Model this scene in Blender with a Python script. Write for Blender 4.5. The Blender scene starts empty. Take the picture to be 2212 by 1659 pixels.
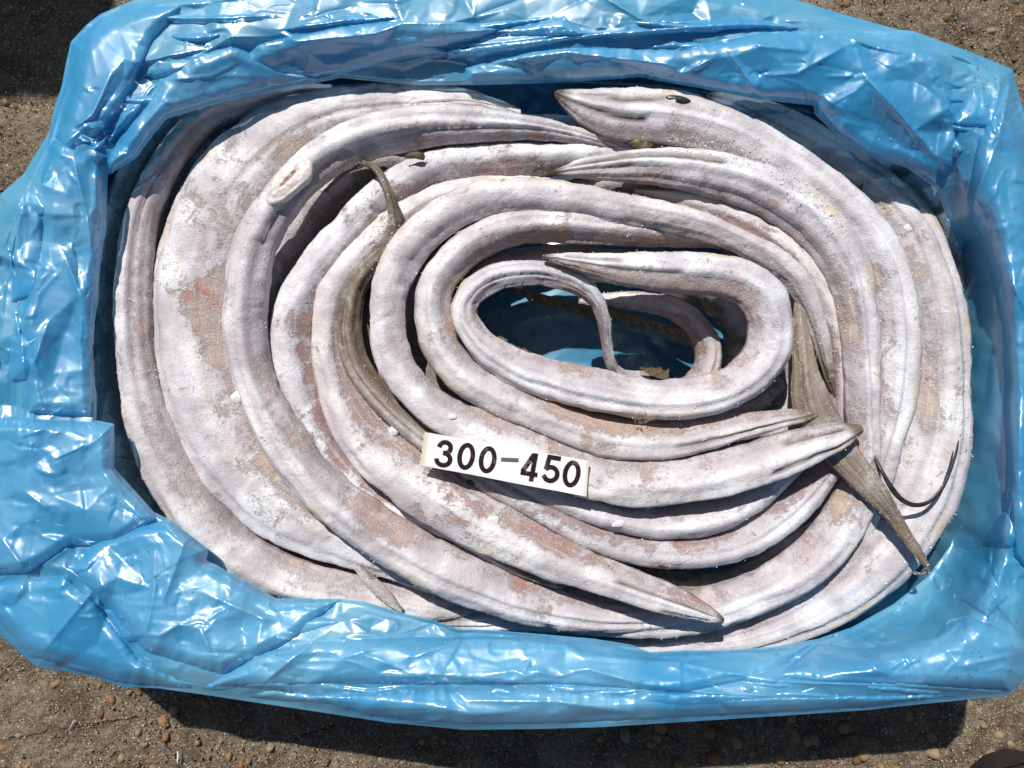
import bpy, math, random
import numpy as np
from mathutils import Vector, Matrix
from mathutils.geometry import delaunay_2d_cdt

# ------------------------------------------------------------------ camera, sky, sun
scene = bpy.context.scene
COL = scene.collection
CAM_Z = 0.70
TANH = 0.6364
cam_d = bpy.data.cameras.new('camera')
cam = bpy.data.objects.new('camera', cam_d)
COL.objects.link(cam)
cam.location = (0, 0, CAM_Z)
cam.rotation_euler = (0, 0, 0)
cam_d.sensor_width = 36
cam_d.lens = 18 / TANH
cam_d.clip_start = 0.01
cam_d.clip_end = 200
scene.camera = cam

SUN_TRAVEL = Vector((0.25, -0.69, -1.0)).normalized()
sun_from = -SUN_TRAVEL
elev = math.asin(sun_from.z)
azim = math.atan2(sun_from.x, sun_from.y)          # from +Y, clockwise
w = bpy.data.worlds.new('World')
scene.world = w
w.use_nodes = True
nt = w.node_tree
bg = nt.nodes['Background']
sky = nt.nodes.new('ShaderNodeTexSky')
sky.sky_type = 'NISHITA'
sky.sun_disc = False
sky.sun_elevation = elev
sky.sun_rotation = azim
nt.links.new(sky.outputs[0], bg.inputs[0])
bg.inputs[1].default_value = 0.052
sd = bpy.data.lights.new('sun', 'SUN')
sd.energy = 4.9
sd.angle = math.radians(0.53)
sd.color = (1.0, 0.965, 0.91)
so = bpy.data.objects.new('sun', sd)
COL.objects.link(so)
so.rotation_euler = SUN_TRAVEL.to_track_quat('-Z', 'Y').to_euler()
so.location = (-0.5, 1.2, 2)
scene.view_settings.view_transform = 'Standard'
scene.view_settings.look = 'None'
scene.view_settings.exposure = 0.0
scene.view_settings.gamma = 1.0
scene.cycles.transparent_max_bounces = 24
scene.cycles.max_bounces = 6
scene.cycles.diffuse_bounces = 4
scene.cycles.transmission_bounces = 6
scene.cycles.caustics_reflective = False
scene.cycles.caustics_refractive = False
try:
    scene.cycles.use_denoising = True
except Exception:
    pass

rng = np.random.default_rng(11)
random.seed(5)


# ------------------------------------------------------------------ measuring helpers
def PW(px, py, z):
    """a point of the survey grid (2212 x 1659 over the frame) at height z -> metres"""
    s = 2 * (CAM_Z - z) * TANH / 2212.0
    return (px - 1106.0) * s, (829.5 - py) * s


def sc(z):
    return 2 * (CAM_Z - z) * TANH / 2212.0


_perm = np.random.default_rng(3).random(65536)


def _hash(ix, iy, iz):
    h = (ix * 374761393 + iy * 668265263 + iz * 2147483647 + 1013904223) & 0x7fffffff
    h = ((h ^ (h >> 13)) * 1274126177) & 0x7fffffff
    return _perm[(h ^ (h >> 16)) & 65535]


def vnoise(x, y, z=None):
    """value noise, -1..1"""
    if z is None:
        z = np.zeros_like(x)
    x0, y0, z0 = np.floor(x), np.floor(y), np.floor(z)
    fx, fy, fz = x - x0, y - y0, z - z0
    ix, iy, iz = x0.astype(np.int64), y0.astype(np.int64), z0.astype(np.int64)
    fx = fx * fx * (3 - 2 * fx); fy = fy * fy * (3 - 2 * fy); fz = fz * fz * (3 - 2 * fz)
    r = 0
    for dx in (0, 1):
        for dy in (0, 1):
            for dz in (0, 1):
                wgt = (fx if dx else 1 - fx) * (fy if dy else 1 - fy) * (fz if dz else 1 - fz)
                r = r + wgt * _hash(ix + dx, iy + dy, iz + dz)
    return r * 2 - 1


def fbm(x, y, z, octv=3, gain=0.5):
    a, r = 1.0, 0
    for k in range(octv):
        r = r + a * vnoise(x * 2 ** k + 17.3 * k, y * 2 ** k + 5.1 * k, z * 2 ** k)
        a *= gain
    return r


def smooth(t):
    t = np.clip(t, 0, 1)
    return t * t * (3 - 2 * t)


# ------------------------------------------------------------------ object helpers
def tag(o, label=None, cat=None, group=None, kind=None):
    if label: o['label'] = label
    if cat: o['category'] = cat
    if group: o['group'] = group
    if kind: o['kind'] = kind
    return o


def empty(name, loc):
    o = bpy.data.objects.new(name, None)
    o.empty_display_size = 0.02
    COL.objects.link(o)
    o.location = loc
    return o


def mesh_from(name, verts, faces, mat=None, parent=None, smooth_shade=True, uv=None, attrs=None):
    """verts in world metres; a child keeps them relative to its thing"""
    verts = np.asarray(verts, dtype=np.float64)
    if parent is not None:
        p = parent
        off = np.zeros(3)
        while p is not None:
            off += np.array(p.location); p = p.parent
        verts = verts - off
    me = bpy.data.meshes.new(name)
    faces = np.asarray(faces, dtype=np.int32)
    n = faces.shape[1]
    me.vertices.add(len(verts))
    me.vertices.foreach_set('co', verts.astype(np.float32).ravel())
    me.loops.add(faces.size)
    me.loops.foreach_set('vertex_index', faces.ravel())
    me.polygons.add(len(faces))
    me.polygons.foreach_set('loop_start', np.arange(0, faces.size, n, dtype=np.int32))
    if uv is not None:
        l = me.uv_layers.new(name='uv')
        l.data.foreach_set('uv', np.asarray(uv, dtype=np.float32)[faces.ravel()].ravel())
    if attrs:
        for k, a in attrs.items():
            at = me.attributes.new(k, 'FLOAT', 'POINT')
            at.data.foreach_set('value', np.asarray(a, dtype=np.float32))
    me.update(calc_edges=True)
    me.validate()
    me.polygons.foreach_set('use_smooth', [smooth_shade] * len(me.polygons))
    if mat: me.materials.append(mat)
    o = bpy.data.objects.new(name, me)
    COL.objects.link(o)
    if parent is not None:
        o.parent = parent
    return o


def grid_faces(nu, nv, closed_v=False, closed_u=False):
    iu = np.arange(nu if closed_u else nu - 1)
    iv = np.arange(nv if closed_v else nv - 1)
    A, B = np.meshgrid(iu, iv, indexing='ij')
    A2, B2 = (A + 1) % nu, (B + 1) % nv
    return np.stack([A * nv + B, A2 * nv + B, A2 * nv + B2, A * nv + B2], -1).reshape(-1, 4)


# ------------------------------------------------------------------ node helpers
class NT:
    def __init__(s, name):
        s.m = bpy.data.materials.new(name)
        s.m.use_nodes = True
        s.t = s.m.node_tree
        s.t.nodes.clear()
        s.out = s.t.nodes.new('ShaderNodeOutputMaterial')

    def n(s, typ, **kw):
        nd = s.t.nodes.new(typ)
        for k, v in kw.items():
            if k.startswith('_'):
                setattr(nd, k[1:], v)
        return nd

    def l(s, a, b):
        s.t.links.new(a, b)

    def setv(s, sock, v):
        if isinstance(v, bpy.types.NodeSocket):
            s.l(v, sock)
        else:
            sock.default_value = v

    def noise(s, vec, scale, detail=4, rough=0.5, dist=0.0):
        nd = s.n('ShaderNodeTexNoise')
        s.l(vec, nd.inputs['Vector'])
        nd.inputs['Scale'].default_value = scale
        nd.inputs['Detail'].default_value = detail
        nd.inputs['Roughness'].default_value = rough
        nd.inputs['Distortion'].default_value = dist
        return nd.outputs['Fac']

    def voro(s, vec, scale, feature='F1', out='Distance', rnd=1.0):
        nd = s.n('ShaderNodeTexVoronoi')
        nd.feature = feature
        s.l(vec, nd.inputs['Vector'])
        nd.inputs['Scale'].default_value = scale
        nd.inputs['Randomness'].default_value = rnd
        return nd.outputs[out]

    def ramp(s, f, lo, hi, a=0.0, b=1.0):
        nd = s.n('ShaderNodeMapRange')
        nd.interpolation_type = 'SMOOTHSTEP'
        s.setv(nd.inputs[0], f)
        s.setv(nd.inputs[1], lo); s.setv(nd.inputs[2], hi)
        nd.inputs[3].default_value = a; nd.inputs[4].default_value = b
        return nd.outputs[0]

    def math(s, op, a, b=0.0, clamp=False):
        nd = s.n('ShaderNodeMath')
        nd.operation = op
        nd.use_clamp = clamp
        s.setv(nd.inputs[0], a); s.setv(nd.inputs[1], b)
        return nd.outputs[0]

    def mix(s, f, a, b):
        nd = s.n('ShaderNodeMix')
        nd.data_type = 'RGBA'
        s.setv(nd.inputs[0], f)
        s.setv(nd.inputs[6], a if isinstance(a, bpy.types.NodeSocket) else (*a, 1))
        s.setv(nd.inputs[7], b if isinstance(b, bpy.types.NodeSocket) else (*b, 1))
        return nd.outputs[2]

    def mapping(s, vec, loc=(0, 0, 0), scale=(1, 1, 1), rot=(0, 0, 0)):
        nd = s.n('ShaderNodeMapping')
        s.l(vec, nd.inputs[0])
        nd.inputs[1].default_value = loc
        nd.inputs[2].default_value = rot
        nd.inputs[3].default_value = scale
        return nd.outputs[0]

    def bump(s, h, dist, strength=1.0, nrm=None):
        nd = s.n('ShaderNodeBump')
        s.l(h, nd.inputs['Height'])
        nd.inputs['Distance'].default_value = dist
        nd.inputs['Strength'].default_value = strength
        if nrm is not None: s.l(nrm, nd.inputs['Normal'])
        return nd.outputs[0]

    def obj(s):
        return s.n('ShaderNodeTexCoord').outputs['Object']

    def attr(s, name):
        nd = s.n('ShaderNodeAttribute'); nd.attribute_name = name
        return nd.outputs['Fac']

    def uv(s):
        nd = s.n('ShaderNodeUVMap'); nd.uv_map = 'uv'
        return nd.outputs[0]

    def principled(s, color, rough=0.5, spec=0.5, normal=None, **kw):
        p = s.n('ShaderNodeBsdfPrincipled')
        s.setv(p.inputs['Base Color'], color if isinstance(color, bpy.types.NodeSocket) else (*color, 1))
        s.setv(p.inputs['Roughness'], rough)
        s.setv(p.inputs['Specular IOR Level'], spec)
        if normal is not None: s.l(normal, p.inputs['Normal'])
        for k, v in kw.items():
            s.setv(p.inputs[k], v)
        s.l(p.outputs[0], s.out.inputs[0])
        return p


def simple_mat(name, col, rough=0.6, spec=0.4, nscale=300, namp=0.25, bump=0.0003):
    m = NT(name)
    v = m.obj()
    f = m.noise(v, nscale, 5, 0.6)
    c = m.mix(m.ramp(f, 0.3, 0.7), tuple(x * (1 - namp) for x in col), tuple(min(1, x * (1 + namp)) for x in col))
    m.principled(c, rough, spec, m.bump(f, bump))
    return m.m


# ------------------------------------------------------------------ ground
def ground_material():
    m = NT('worn_concrete')
    v = m.obj()
    big = m.noise(v, 6, 6, 0.62)
    mid = m.noise(v, 55, 6, 0.65, 0.3)
    fine = m.noise(v, 420, 6, 0.7)
    grit = m.voro(v, 520)
    gcol = m.n('ShaderNodeTexVoronoi'); m.l(v, gcol.inputs['Vector']); gcol.inputs['Scale'].default_value = 620
    sep = m.n('ShaderNodeSeparateColor'); m.l(gcol.outputs['Color'], sep.inputs[0])
    base = m.mix(m.ramp(big, 0.35, 0.65), (0.115, 0.088, 0.058), (0.18, 0.148, 0.105))
    base = m.mix(m.ramp(mid, 0.4, 0.62), base, (0.105, 0.078, 0.052))
    base = m.mix(m.ramp(fine, 0.42, 0.7), base, (0.27, 0.215, 0.15))
    stain = m.noise(m.mapping(v, (7, 3, 0)), 16, 7, 0.68, 0.8)
    base = m.mix(m.math('MULTIPLY', m.ramp(stain, 0.50, 0.60), 0.75), base, (0.075, 0.058, 0.04))
    base = m.mix(m.math('MULTIPLY', m.ramp(stain, 0.42, 0.34), 0.5), base, (0.25, 0.205, 0.15))
    # single grains
    g = m.math('MULTIPLY', m.ramp(sep.outputs[0], 0.72, 0.74), m.ramp(gcol.outputs['Distance'], 0.42, 0.3))
    base = m.mix(m.math('MULTIPLY', g, 0.8), base, (0.38, 0.27, 0.16))
    g2 = m.math('MULTIPLY', m.ramp(sep.outputs[1], 0.78, 0.8), m.ramp(gcol.outputs['Distance'], 0.42, 0.3))
    base = m.mix(m.math('MULTIPLY', g2, 0.8), base, (0.06, 0.05, 0.04))
    g3 = m.math('MULTIPLY', m.ramp(sep.outputs[2], 0.9, 0.92), m.ramp(gcol.outputs['Distance'], 0.42, 0.3))
    base = m.mix(m.math('MULTIPLY', g3, 0.8), base, (0.6, 0.55, 0.48))
    # hairline cracks
    cr = m.voro(m.mapping(v, (0.3, 0.1, 0)), 7.5, 'DISTANCE_TO_EDGE')
    wob = m.math('ADD', cr, m.math('MULTIPLY', m.math('SUBTRACT', m.noise(v, 40, 5, 0.7), 0.5), 0.05))
    crk = m.ramp(m.math('ABSOLUTE', wob), 0.0, 0.006, 1, 0)
    crk = m.math('MULTIPLY', crk, m.ramp(m.noise(v, 9, 2), 0.45, 0.6))
    base = m.mix(crk, base, (0.03, 0.025, 0.02))
    h = m.math('ADD', m.math('MULTIPLY', fine, 0.6), m.math('ADD', m.math('MULTIPLY', mid, 1.0), m.math('MULTIPLY', grit, -0.35)))
    h = m.math('SUBTRACT', h, m.math('MULTIPLY', crk, 0.8))
    h = m.math('ADD', h, m.math('MULTIPLY', stain, -1.2))
    m.principled(base, 0.82, 0.3, m.bump(h, 0.0022, 0.9))
    return m.m


def build_ground():
    def axis(a, b, n, far):
        inner = np.linspace(a, b, n)
        outer = np.array([0.05, 0.15, 0.4, 1, 2.5, 6])
        return np.concatenate([(a - outer * far)[::-1], inner, b + outer * far])
    gx = axis(-0.5, 0.5, 520, 2)
    gy = axis(-0.40, 0.40, 420, 2)
    X, Y = np.meshgrid(gx, gy, indexing='ij')
    Z = -0.004 + 0.0022 * fbm(X * 9, Y * 9, X * 0 + 2, 3) + 0.0015 * fbm(X * 70, Y * 70, X * 0 + 7, 3, 0.6)
    Z += 0.0009 * vnoise(X * 330, Y * 330)
    V = np.stack([X, Y, Z], -1).reshape(-1, 3)
    o = mesh_from('ground', V, grid_faces(len(gx), len(gy)), ground_material())
    tag(o, kind='structure')
    return o


ground = build_ground()


def pebble_mesh(seed):
    import bmesh
    bm = bmesh.new()
    bmesh.ops.create_icosphere(bm, subdivisions=2, radius=1.0)
    r = random.Random(seed)
    ph = [r.uniform(0, 6) for _ in range(6)]
    for v in bm.verts:
        c = v.co
        k = 1 + 0.16 * math.sin(2.3 * c.x + ph[0]) + 0.13 * math.sin(3.1 * c.y + ph[1]) + 0.1 * math.sin(4 * c.z + ph[2] + 2 * c.x)
        # a few chipped flats
        for j in range(3):
            d = Vector((math.cos(ph[j]), math.sin(ph[j]), 0.3)).normalized()
            t = c.dot(d)
            if t > 0.72: k *= 0.72 / t * 0.5 + 0.5
        v.co = c * k
    me = bpy.data.meshes.new('pebble')
    bm.to_mesh(me); bm.free()
    for p in me.polygons: p.use_smooth = True
    return me


peb_cols = [(0.28, 0.14, 0.055), (0.31, 0.19, 0.09), (0.17, 0.08, 0.045), (0.33, 0.24, 0.14), (0.12, 0.09, 0.065), (0.24, 0.20, 0.155)]
peb_mats = [simple_mat('pebble_stone_%s' % n, c, 0.5, 0.5, 350, 0.35, 0.0004) for n, c in
            zip(('ochre', 'sand', 'rust', 'cream', 'dark', 'grey'), peb_cols)]
peb_meshes = []
for s in range(9):
    for k in range(2):
        me = pebble_mesh(s)
        me.materials.append(peb_mats[(s * 2 + k * 3) % 6] if k else peb_mats[s % 4])
        peb_meshes.append(me)


def ground_spot(zone=None):
    """random visible ground point"""
    while True:
        x, y = rng.uniform(-60, 2270), rng.uniform(-60, 1720)
        if y > 1440 and (y > 1500 or x < 300 or x > 2000): return x, y
        if y < 420 and x < 150: return x, y
        if x > 1720 and y < 260 and y < (x - 1700) * 0.45: return x, y
        if x > 2150 and (y < 420): return x, y


n_peb = 0
for i in range(560):
    px, py = ground_spot()
    # denser and bigger at the lower right, as the aggregate shows there
    big = px > 1300 and py > 1450
    if not big and not (px > 1700 and py < 300) and rng.random() < 0.35: continue
    r = (0.0016 + 0.0052 * rng.random() ** 1.7 if big else 0.001 + 0.0034 * rng.random() ** 1.8)
    x, y = PW(px, py, 0)
    o = bpy.data.objects.new('pebble', peb_meshes[rng.integers(len(peb_meshes))])
    o.location = (x, y, -0.0045 + 0.0002 * rng.random())
    o.scale = (r * rng.uniform(0.8, 1.35), r * rng.uniform(0.7, 1.1), max(0.0036, r * 1.05))
    o.rotation_euler = (rng.uniform(-.2, .2), rng.uniform(-.2, .2), rng.uniform(0, 6.28))
    COL.objects.link(o); o.parent = ground
    n_peb += 1

# loose grit: thousands of tiny grains
def grit_object():
    n = 9000
    P = np.array([ground_spot() for _ in range(n)])
    s = sc(0)
    X = (P[:, 0] - 1106) * s; Y = (829.5 - P[:, 1]) * s
    r = rng.uniform(0.0003, 0.0011, n) ** 1.0
    octa = np.array([[1, 0, 0], [-1, 0, 0], [0, 1, 0], [0, -1, 0], [0, 0, 1], [0, 0, -1]], float)
    tri = np.array([[0, 2, 4], [2, 1, 4], [1, 3, 4], [3, 0, 4], [2, 0, 5], [1, 2, 5], [3, 1, 5], [0, 3, 5]])
    a = rng.uniform(0, 6.28, n)
    ca, sa = np.cos(a), np.sin(a)
    V = octa[None] * (r[:, None, None]) * rng.uniform(0.6, 1.3, (n, 6, 3))
    Vx = V[..., 0] * ca[:, None] - V[..., 1] * sa[:, None]
    Vy = V[..., 0] * sa[:, None] + V[..., 1] * ca[:, None]
    V = np.stack([Vx + X[:, None], Vy + Y[:, None], V[..., 2] - 0.0022 + rng.uniform(-.001, .0015, (n, 1))], -1)
    F = tri[None] + (np.arange(n) * 6)[:, None, None]
    m = NT('grit')
    g = m.n('ShaderNodeNewGeometry').outputs['Random Per Island']
    c = m.mix(m.ramp(g, 0.2, 0.5), (0.10, 0.075, 0.055), (0.33, 0.24, 0.15))
    c = m.mix(m.ramp(g, 0.8, 0.9), c, (0.55, 0.5, 0.42))
    m.principled(c, 0.6, 0.5)
    o = mesh_from('grit', V.reshape(-1, 3), F.reshape(-1, 3), m.m, smooth_shade=False)
    tag(o, kind='stuff', label='loose sandy grit scattered over the worn concrete', cat='grit')


grit_object()




def twig(label, x0, y0, x1, y1, col):
    a = np.array([*PW(x0, y0, 0), 0.0006]); b = np.array([*PW(x1, y1, 0), 0.0012])
    n = 14
    V = []
    for k in range(n):
        t = k / (n - 1)
        p = a * (1 - t) + b * t + np.array([0.0006 * math.sin(t * 5), 0.0004 * math.cos(t * 4), 0])
        r = 0.0009 * (1 - 0.75 * abs(2 * t - 1) ** 2)
        for q in range(8):
            an = q * math.pi / 4
            V.append(p + r * np.array([math.cos(an), 0.3 * math.cos(an), math.sin(an)]))
    V = np.array(V)
    o = mesh_from('twig', V - V.mean(0), grid_faces(n, 8, closed_v=True), simple_mat('dry_straw', col, 0.7, 0.3))
    o.location = V.mean(0)
    tag(o, label, 'twig')


twig('pale dry straw lying on the sunlit concrete at bottom left', 147, 1578, 164, 1552, (0.55, 0.50, 0.38))
twig('tiny white splinter on the concrete just below the carton shadow', 383, 1622, 386, 1648, (0.68, 0.64, 0.56))


# ------------------------------------------------------------------ polyline tools
def catmull(pts, n_per=14):
    """pts (k,d) -> dense curve"""
    P = np.asarray(pts, float)
    P = np.vstack([2 * P[0] - P[1], P, 2 * P[-1] - P[-2]])
    out = []
    for i in range(1, len(P) - 2):
        t = np.linspace(0, 1, n_per, endpoint=False)[:, None]
        p0, p1, p2, p3 = P[i - 1], P[i], P[i + 1], P[i + 2]
        out.append(0.5 * ((2 * p1) + (-p0 + p2) * t + (2 * p0 - 5 * p1 + 4 * p2 - p3) * t * t + (-p0 + 3 * p1 - 3 * p2 + p3) * t ** 3))
    out.append(P[-2][None])
    return np.vstack(out)


def resample(C, n, closed=False):
    if closed: C = np.vstack([C, C[:1]])
    d = np.r_[0, np.cumsum(np.linalg.norm(np.diff(C[:, :2], axis=0), axis=1))]
    t = np.linspace(0, d[-1], n, endpoint=not closed)
    return np.stack([np.interp(t, d, C[:, k]) for k in range(C.shape[1])], 1)


# ------------------------------------------------------------------ fish
def fish_material(seed, frost=0.5, tan=(0.44, 0.31, 0.21), pink=(0.40, 0.30, 0.30), grey=0.0, silver=0.0):
    m = NT('frosted_skin')
    v = m.mapping(m.obj(), (seed * 1.37, seed * 0.71, seed * 0.33))
    uv = m.mapping(m.uv(), (seed * 0.9, 0, 0))
    streak = m.noise(m.mapping(uv, scale=(18, 330, 1)), 1.0, 4, 0.6, 0.4)
    streak2 = m.noise(m.mapping(uv, scale=(45, 900, 1)), 1.0, 3, 0.6, 0.2)
    big = m.noise(v, 13, 5, 0.6, 0.5)
    blot = m.noise(v, 70, 7, 0.66, 0.6)
    fine = m.noise(v, 480, 5, 0.62, 0.2)
    vfine = m.noise(v, 1400, 3, 0.6)
    cells = m.voro(v, 700, 'F1')
    tan = tuple(0.62 * a + 0.38 * b for a, b in zip(tan, (0.37, 0.30, 0.31)))
    # bare skin
    skin = m.mix(m.ramp(m.noise(v, 26, 4, 0.6), 0.38, 0.62), tan, pink)
    skin = m.mix(m.ramp(streak, 0.5, 0.72), skin, (0.58, 0.50, 0.44))
    skin = m.mix(m.math('MULTIPLY', m.ramp(streak2, 0.58, 0.74), 0.5), skin, (0.22, 0.15, 0.11))
    red = m.math('MULTIPLY', m.ramp(m.noise(v, 19, 6, 0.62, 0.3), 0.60, 0.68), 0.75)
    skin = m.mix(red, skin, (0.34, 0.12, 0.085))
    tr_ = random.Random(seed * 31 + 7)
    wm = tr_.uniform(-0.035, 0.035); br = tr_.uniform(0.93, 1.03)
    tone = (br * (1 + wm), br, br * (1 - wm))
    # thin frost film, lilac white, over everything but the bare patches
    thr = m.math('ADD', m.math('MULTIPLY', m.math('SUBTRACT', big, 0.5), 0.9), 0.205 + 0.20 * (1 - frost))
    f0 = m.math('ADD', m.math('MULTIPLY', blot, 0.72), m.math('MULTIPLY', fine, 0.28))
    f0 = m.math('ADD', f0, m.math('MULTIPLY', m.math('SUBTRACT', streak, 0.5), 0.16))
    f0 = m.math('ADD', f0, m.math('MULTIPLY', m.math('SUBTRACT', vfine, 0.5), 0.34))
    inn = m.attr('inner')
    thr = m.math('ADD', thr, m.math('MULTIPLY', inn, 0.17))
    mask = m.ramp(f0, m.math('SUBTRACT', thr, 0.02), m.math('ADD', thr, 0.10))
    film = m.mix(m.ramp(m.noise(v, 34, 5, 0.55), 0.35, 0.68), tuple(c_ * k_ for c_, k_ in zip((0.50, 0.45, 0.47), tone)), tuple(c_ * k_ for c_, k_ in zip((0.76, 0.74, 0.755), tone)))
    film = m.mix(m.math('MULTIPLY', inn, m.ramp(m.noise(v, 48, 4, 0.6), 0.30, 0.68, 0.25, 0.95)), film, (0.38, 0.315, 0.335))  # inner flank tinted darker: thinner frost plus form shade put into the colour
    film = m.mix(m.math('MULTIPLY', m.ramp(streak, 0.38, 0.24), 0.6), film, (0.40, 0.34, 0.34))
    film = m.mix(m.math('MULTIPLY', m.ramp(fine, 0.42, 0.30), 0.55), film, (0.30, 0.26, 0.26))
    film = m.mix(m.math('MULTIPLY', m.ramp(m.noise(v, 160, 6, 0.7), 0.60, 0.72), 0.45), film, (0.42, 0.33, 0.28))
    colr = m.mix(mask, skin, film)
    # yellowed skin where the frost has rubbed off the outer edge
    yo = m.math('MULTIPLY', m.attr('outer'), m.ramp(m.math('ADD', m.noise(v, 17, 5, 0.6), m.math('MULTIPLY', m.math('SUBTRACT', blot, 0.5), 0.5)), 0.50, 0.60))
    colr = m.mix(m.math('MULTIPLY', yo, 0.8), colr, (0.55, 0.45, 0.33))
    # small reddish brown scuffs
    sf = m.math('MULTIPLY', m.ramp(m.noise(m.mapping(v, (4, 2, 1)), 120, 6, 0.7, 1.0), 0.60, 0.66), m.ramp(m.noise(v, 24, 3), 0.48, 0.6))
    colr = m.mix(m.math('MULTIPLY', sf, 0.75), colr, (0.33, 0.19, 0.13))
    # crisp white crystals
    cm = m.math('MULTIPLY', m.ramp(cells, 0.36, 0.2), m.ramp(m.math('ADD', m.noise(v, 90, 5, 0.65), m.math('MULTIPLY', inn, 0.07)), 0.50, 0.62))
    colr = m.mix(m.math('MULTIPLY', cm, 0.75), colr, (0.90, 0.89, 0.91))
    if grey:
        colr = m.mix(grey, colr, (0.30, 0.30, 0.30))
    if silver:
        colr = m.mix(m.math('MULTIPLY', m.ramp(m.noise(v, 60, 4, 0.6), 0.45, 0.6), silver), colr, (0.13, 0.12, 0.10))
    # scratches
    sc1 = m.voro(m.mapping(v, (0, 0, 0), (1, 1, 1), (0.3, 0.8, 0.5)), 55, 'DISTANCE_TO_EDGE')
    scr = m.math('MULTIPLY', m.ramp(sc1, 0.0, 0.035, 1, 0), m.ramp(m.noise(v, 45, 3), 0.56, 0.64))
    
    # snout, jaw and groove colouring
    dk = m.attr('dark')
    dkn = m.math('MULTIPLY', dk, m.ramp(m.math('ADD', blot, m.math('MULTIPLY', dk, 0.5)), 0.42, 0.60))
    colr = m.mix(dkn, colr, m.mix(m.ramp(streak2, 0.4, 0.6), (0.04, 0.035, 0.03), (0.15, 0.11, 0.065)))
    ol = m.attr('olive')
    colr = m.mix(m.math('MULTIPLY', ol, m.ramp(blot, 0.35, 0.55, 0.55, 1.0)), colr,
                 m.mix(m.ramp(streak, 0.3, 0.72), (0.10, 0.072, 0.047), (0.25, 0.19, 0.13)))
    ye = m.attr('line')
    colr = m.mix(m.math('MULTIPLY', ye, m.ramp(blot, 0.35, 0.55, 0.1, 0.6)), colr, (0.60, 0.50, 0.33))
    h = m.math('ADD', m.math('MULTIPLY', fine, 0.55), m.math('MULTIPLY', mask, 0.28))
    h = m.math('ADD', h, m.math('MULTIPLY', vfine, 0.30))
    h = m.math('ADD', h, m.math('MULTIPLY', cm, 0.35))
    h = m.math('ADD', h, m.math('MULTIPLY', streak, 0.16))
    rough = m.ramp(m.noise(v, 210, 4, 0.7), 0.35, 0.7, 0.28, 0.62)
    m.principled(colr, rough, 0.5, m.bump(h, 0.0010, 1.0))
    return m.m


FISH_SAMPLES = []      # surface samples for the loose frost crystals


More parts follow.
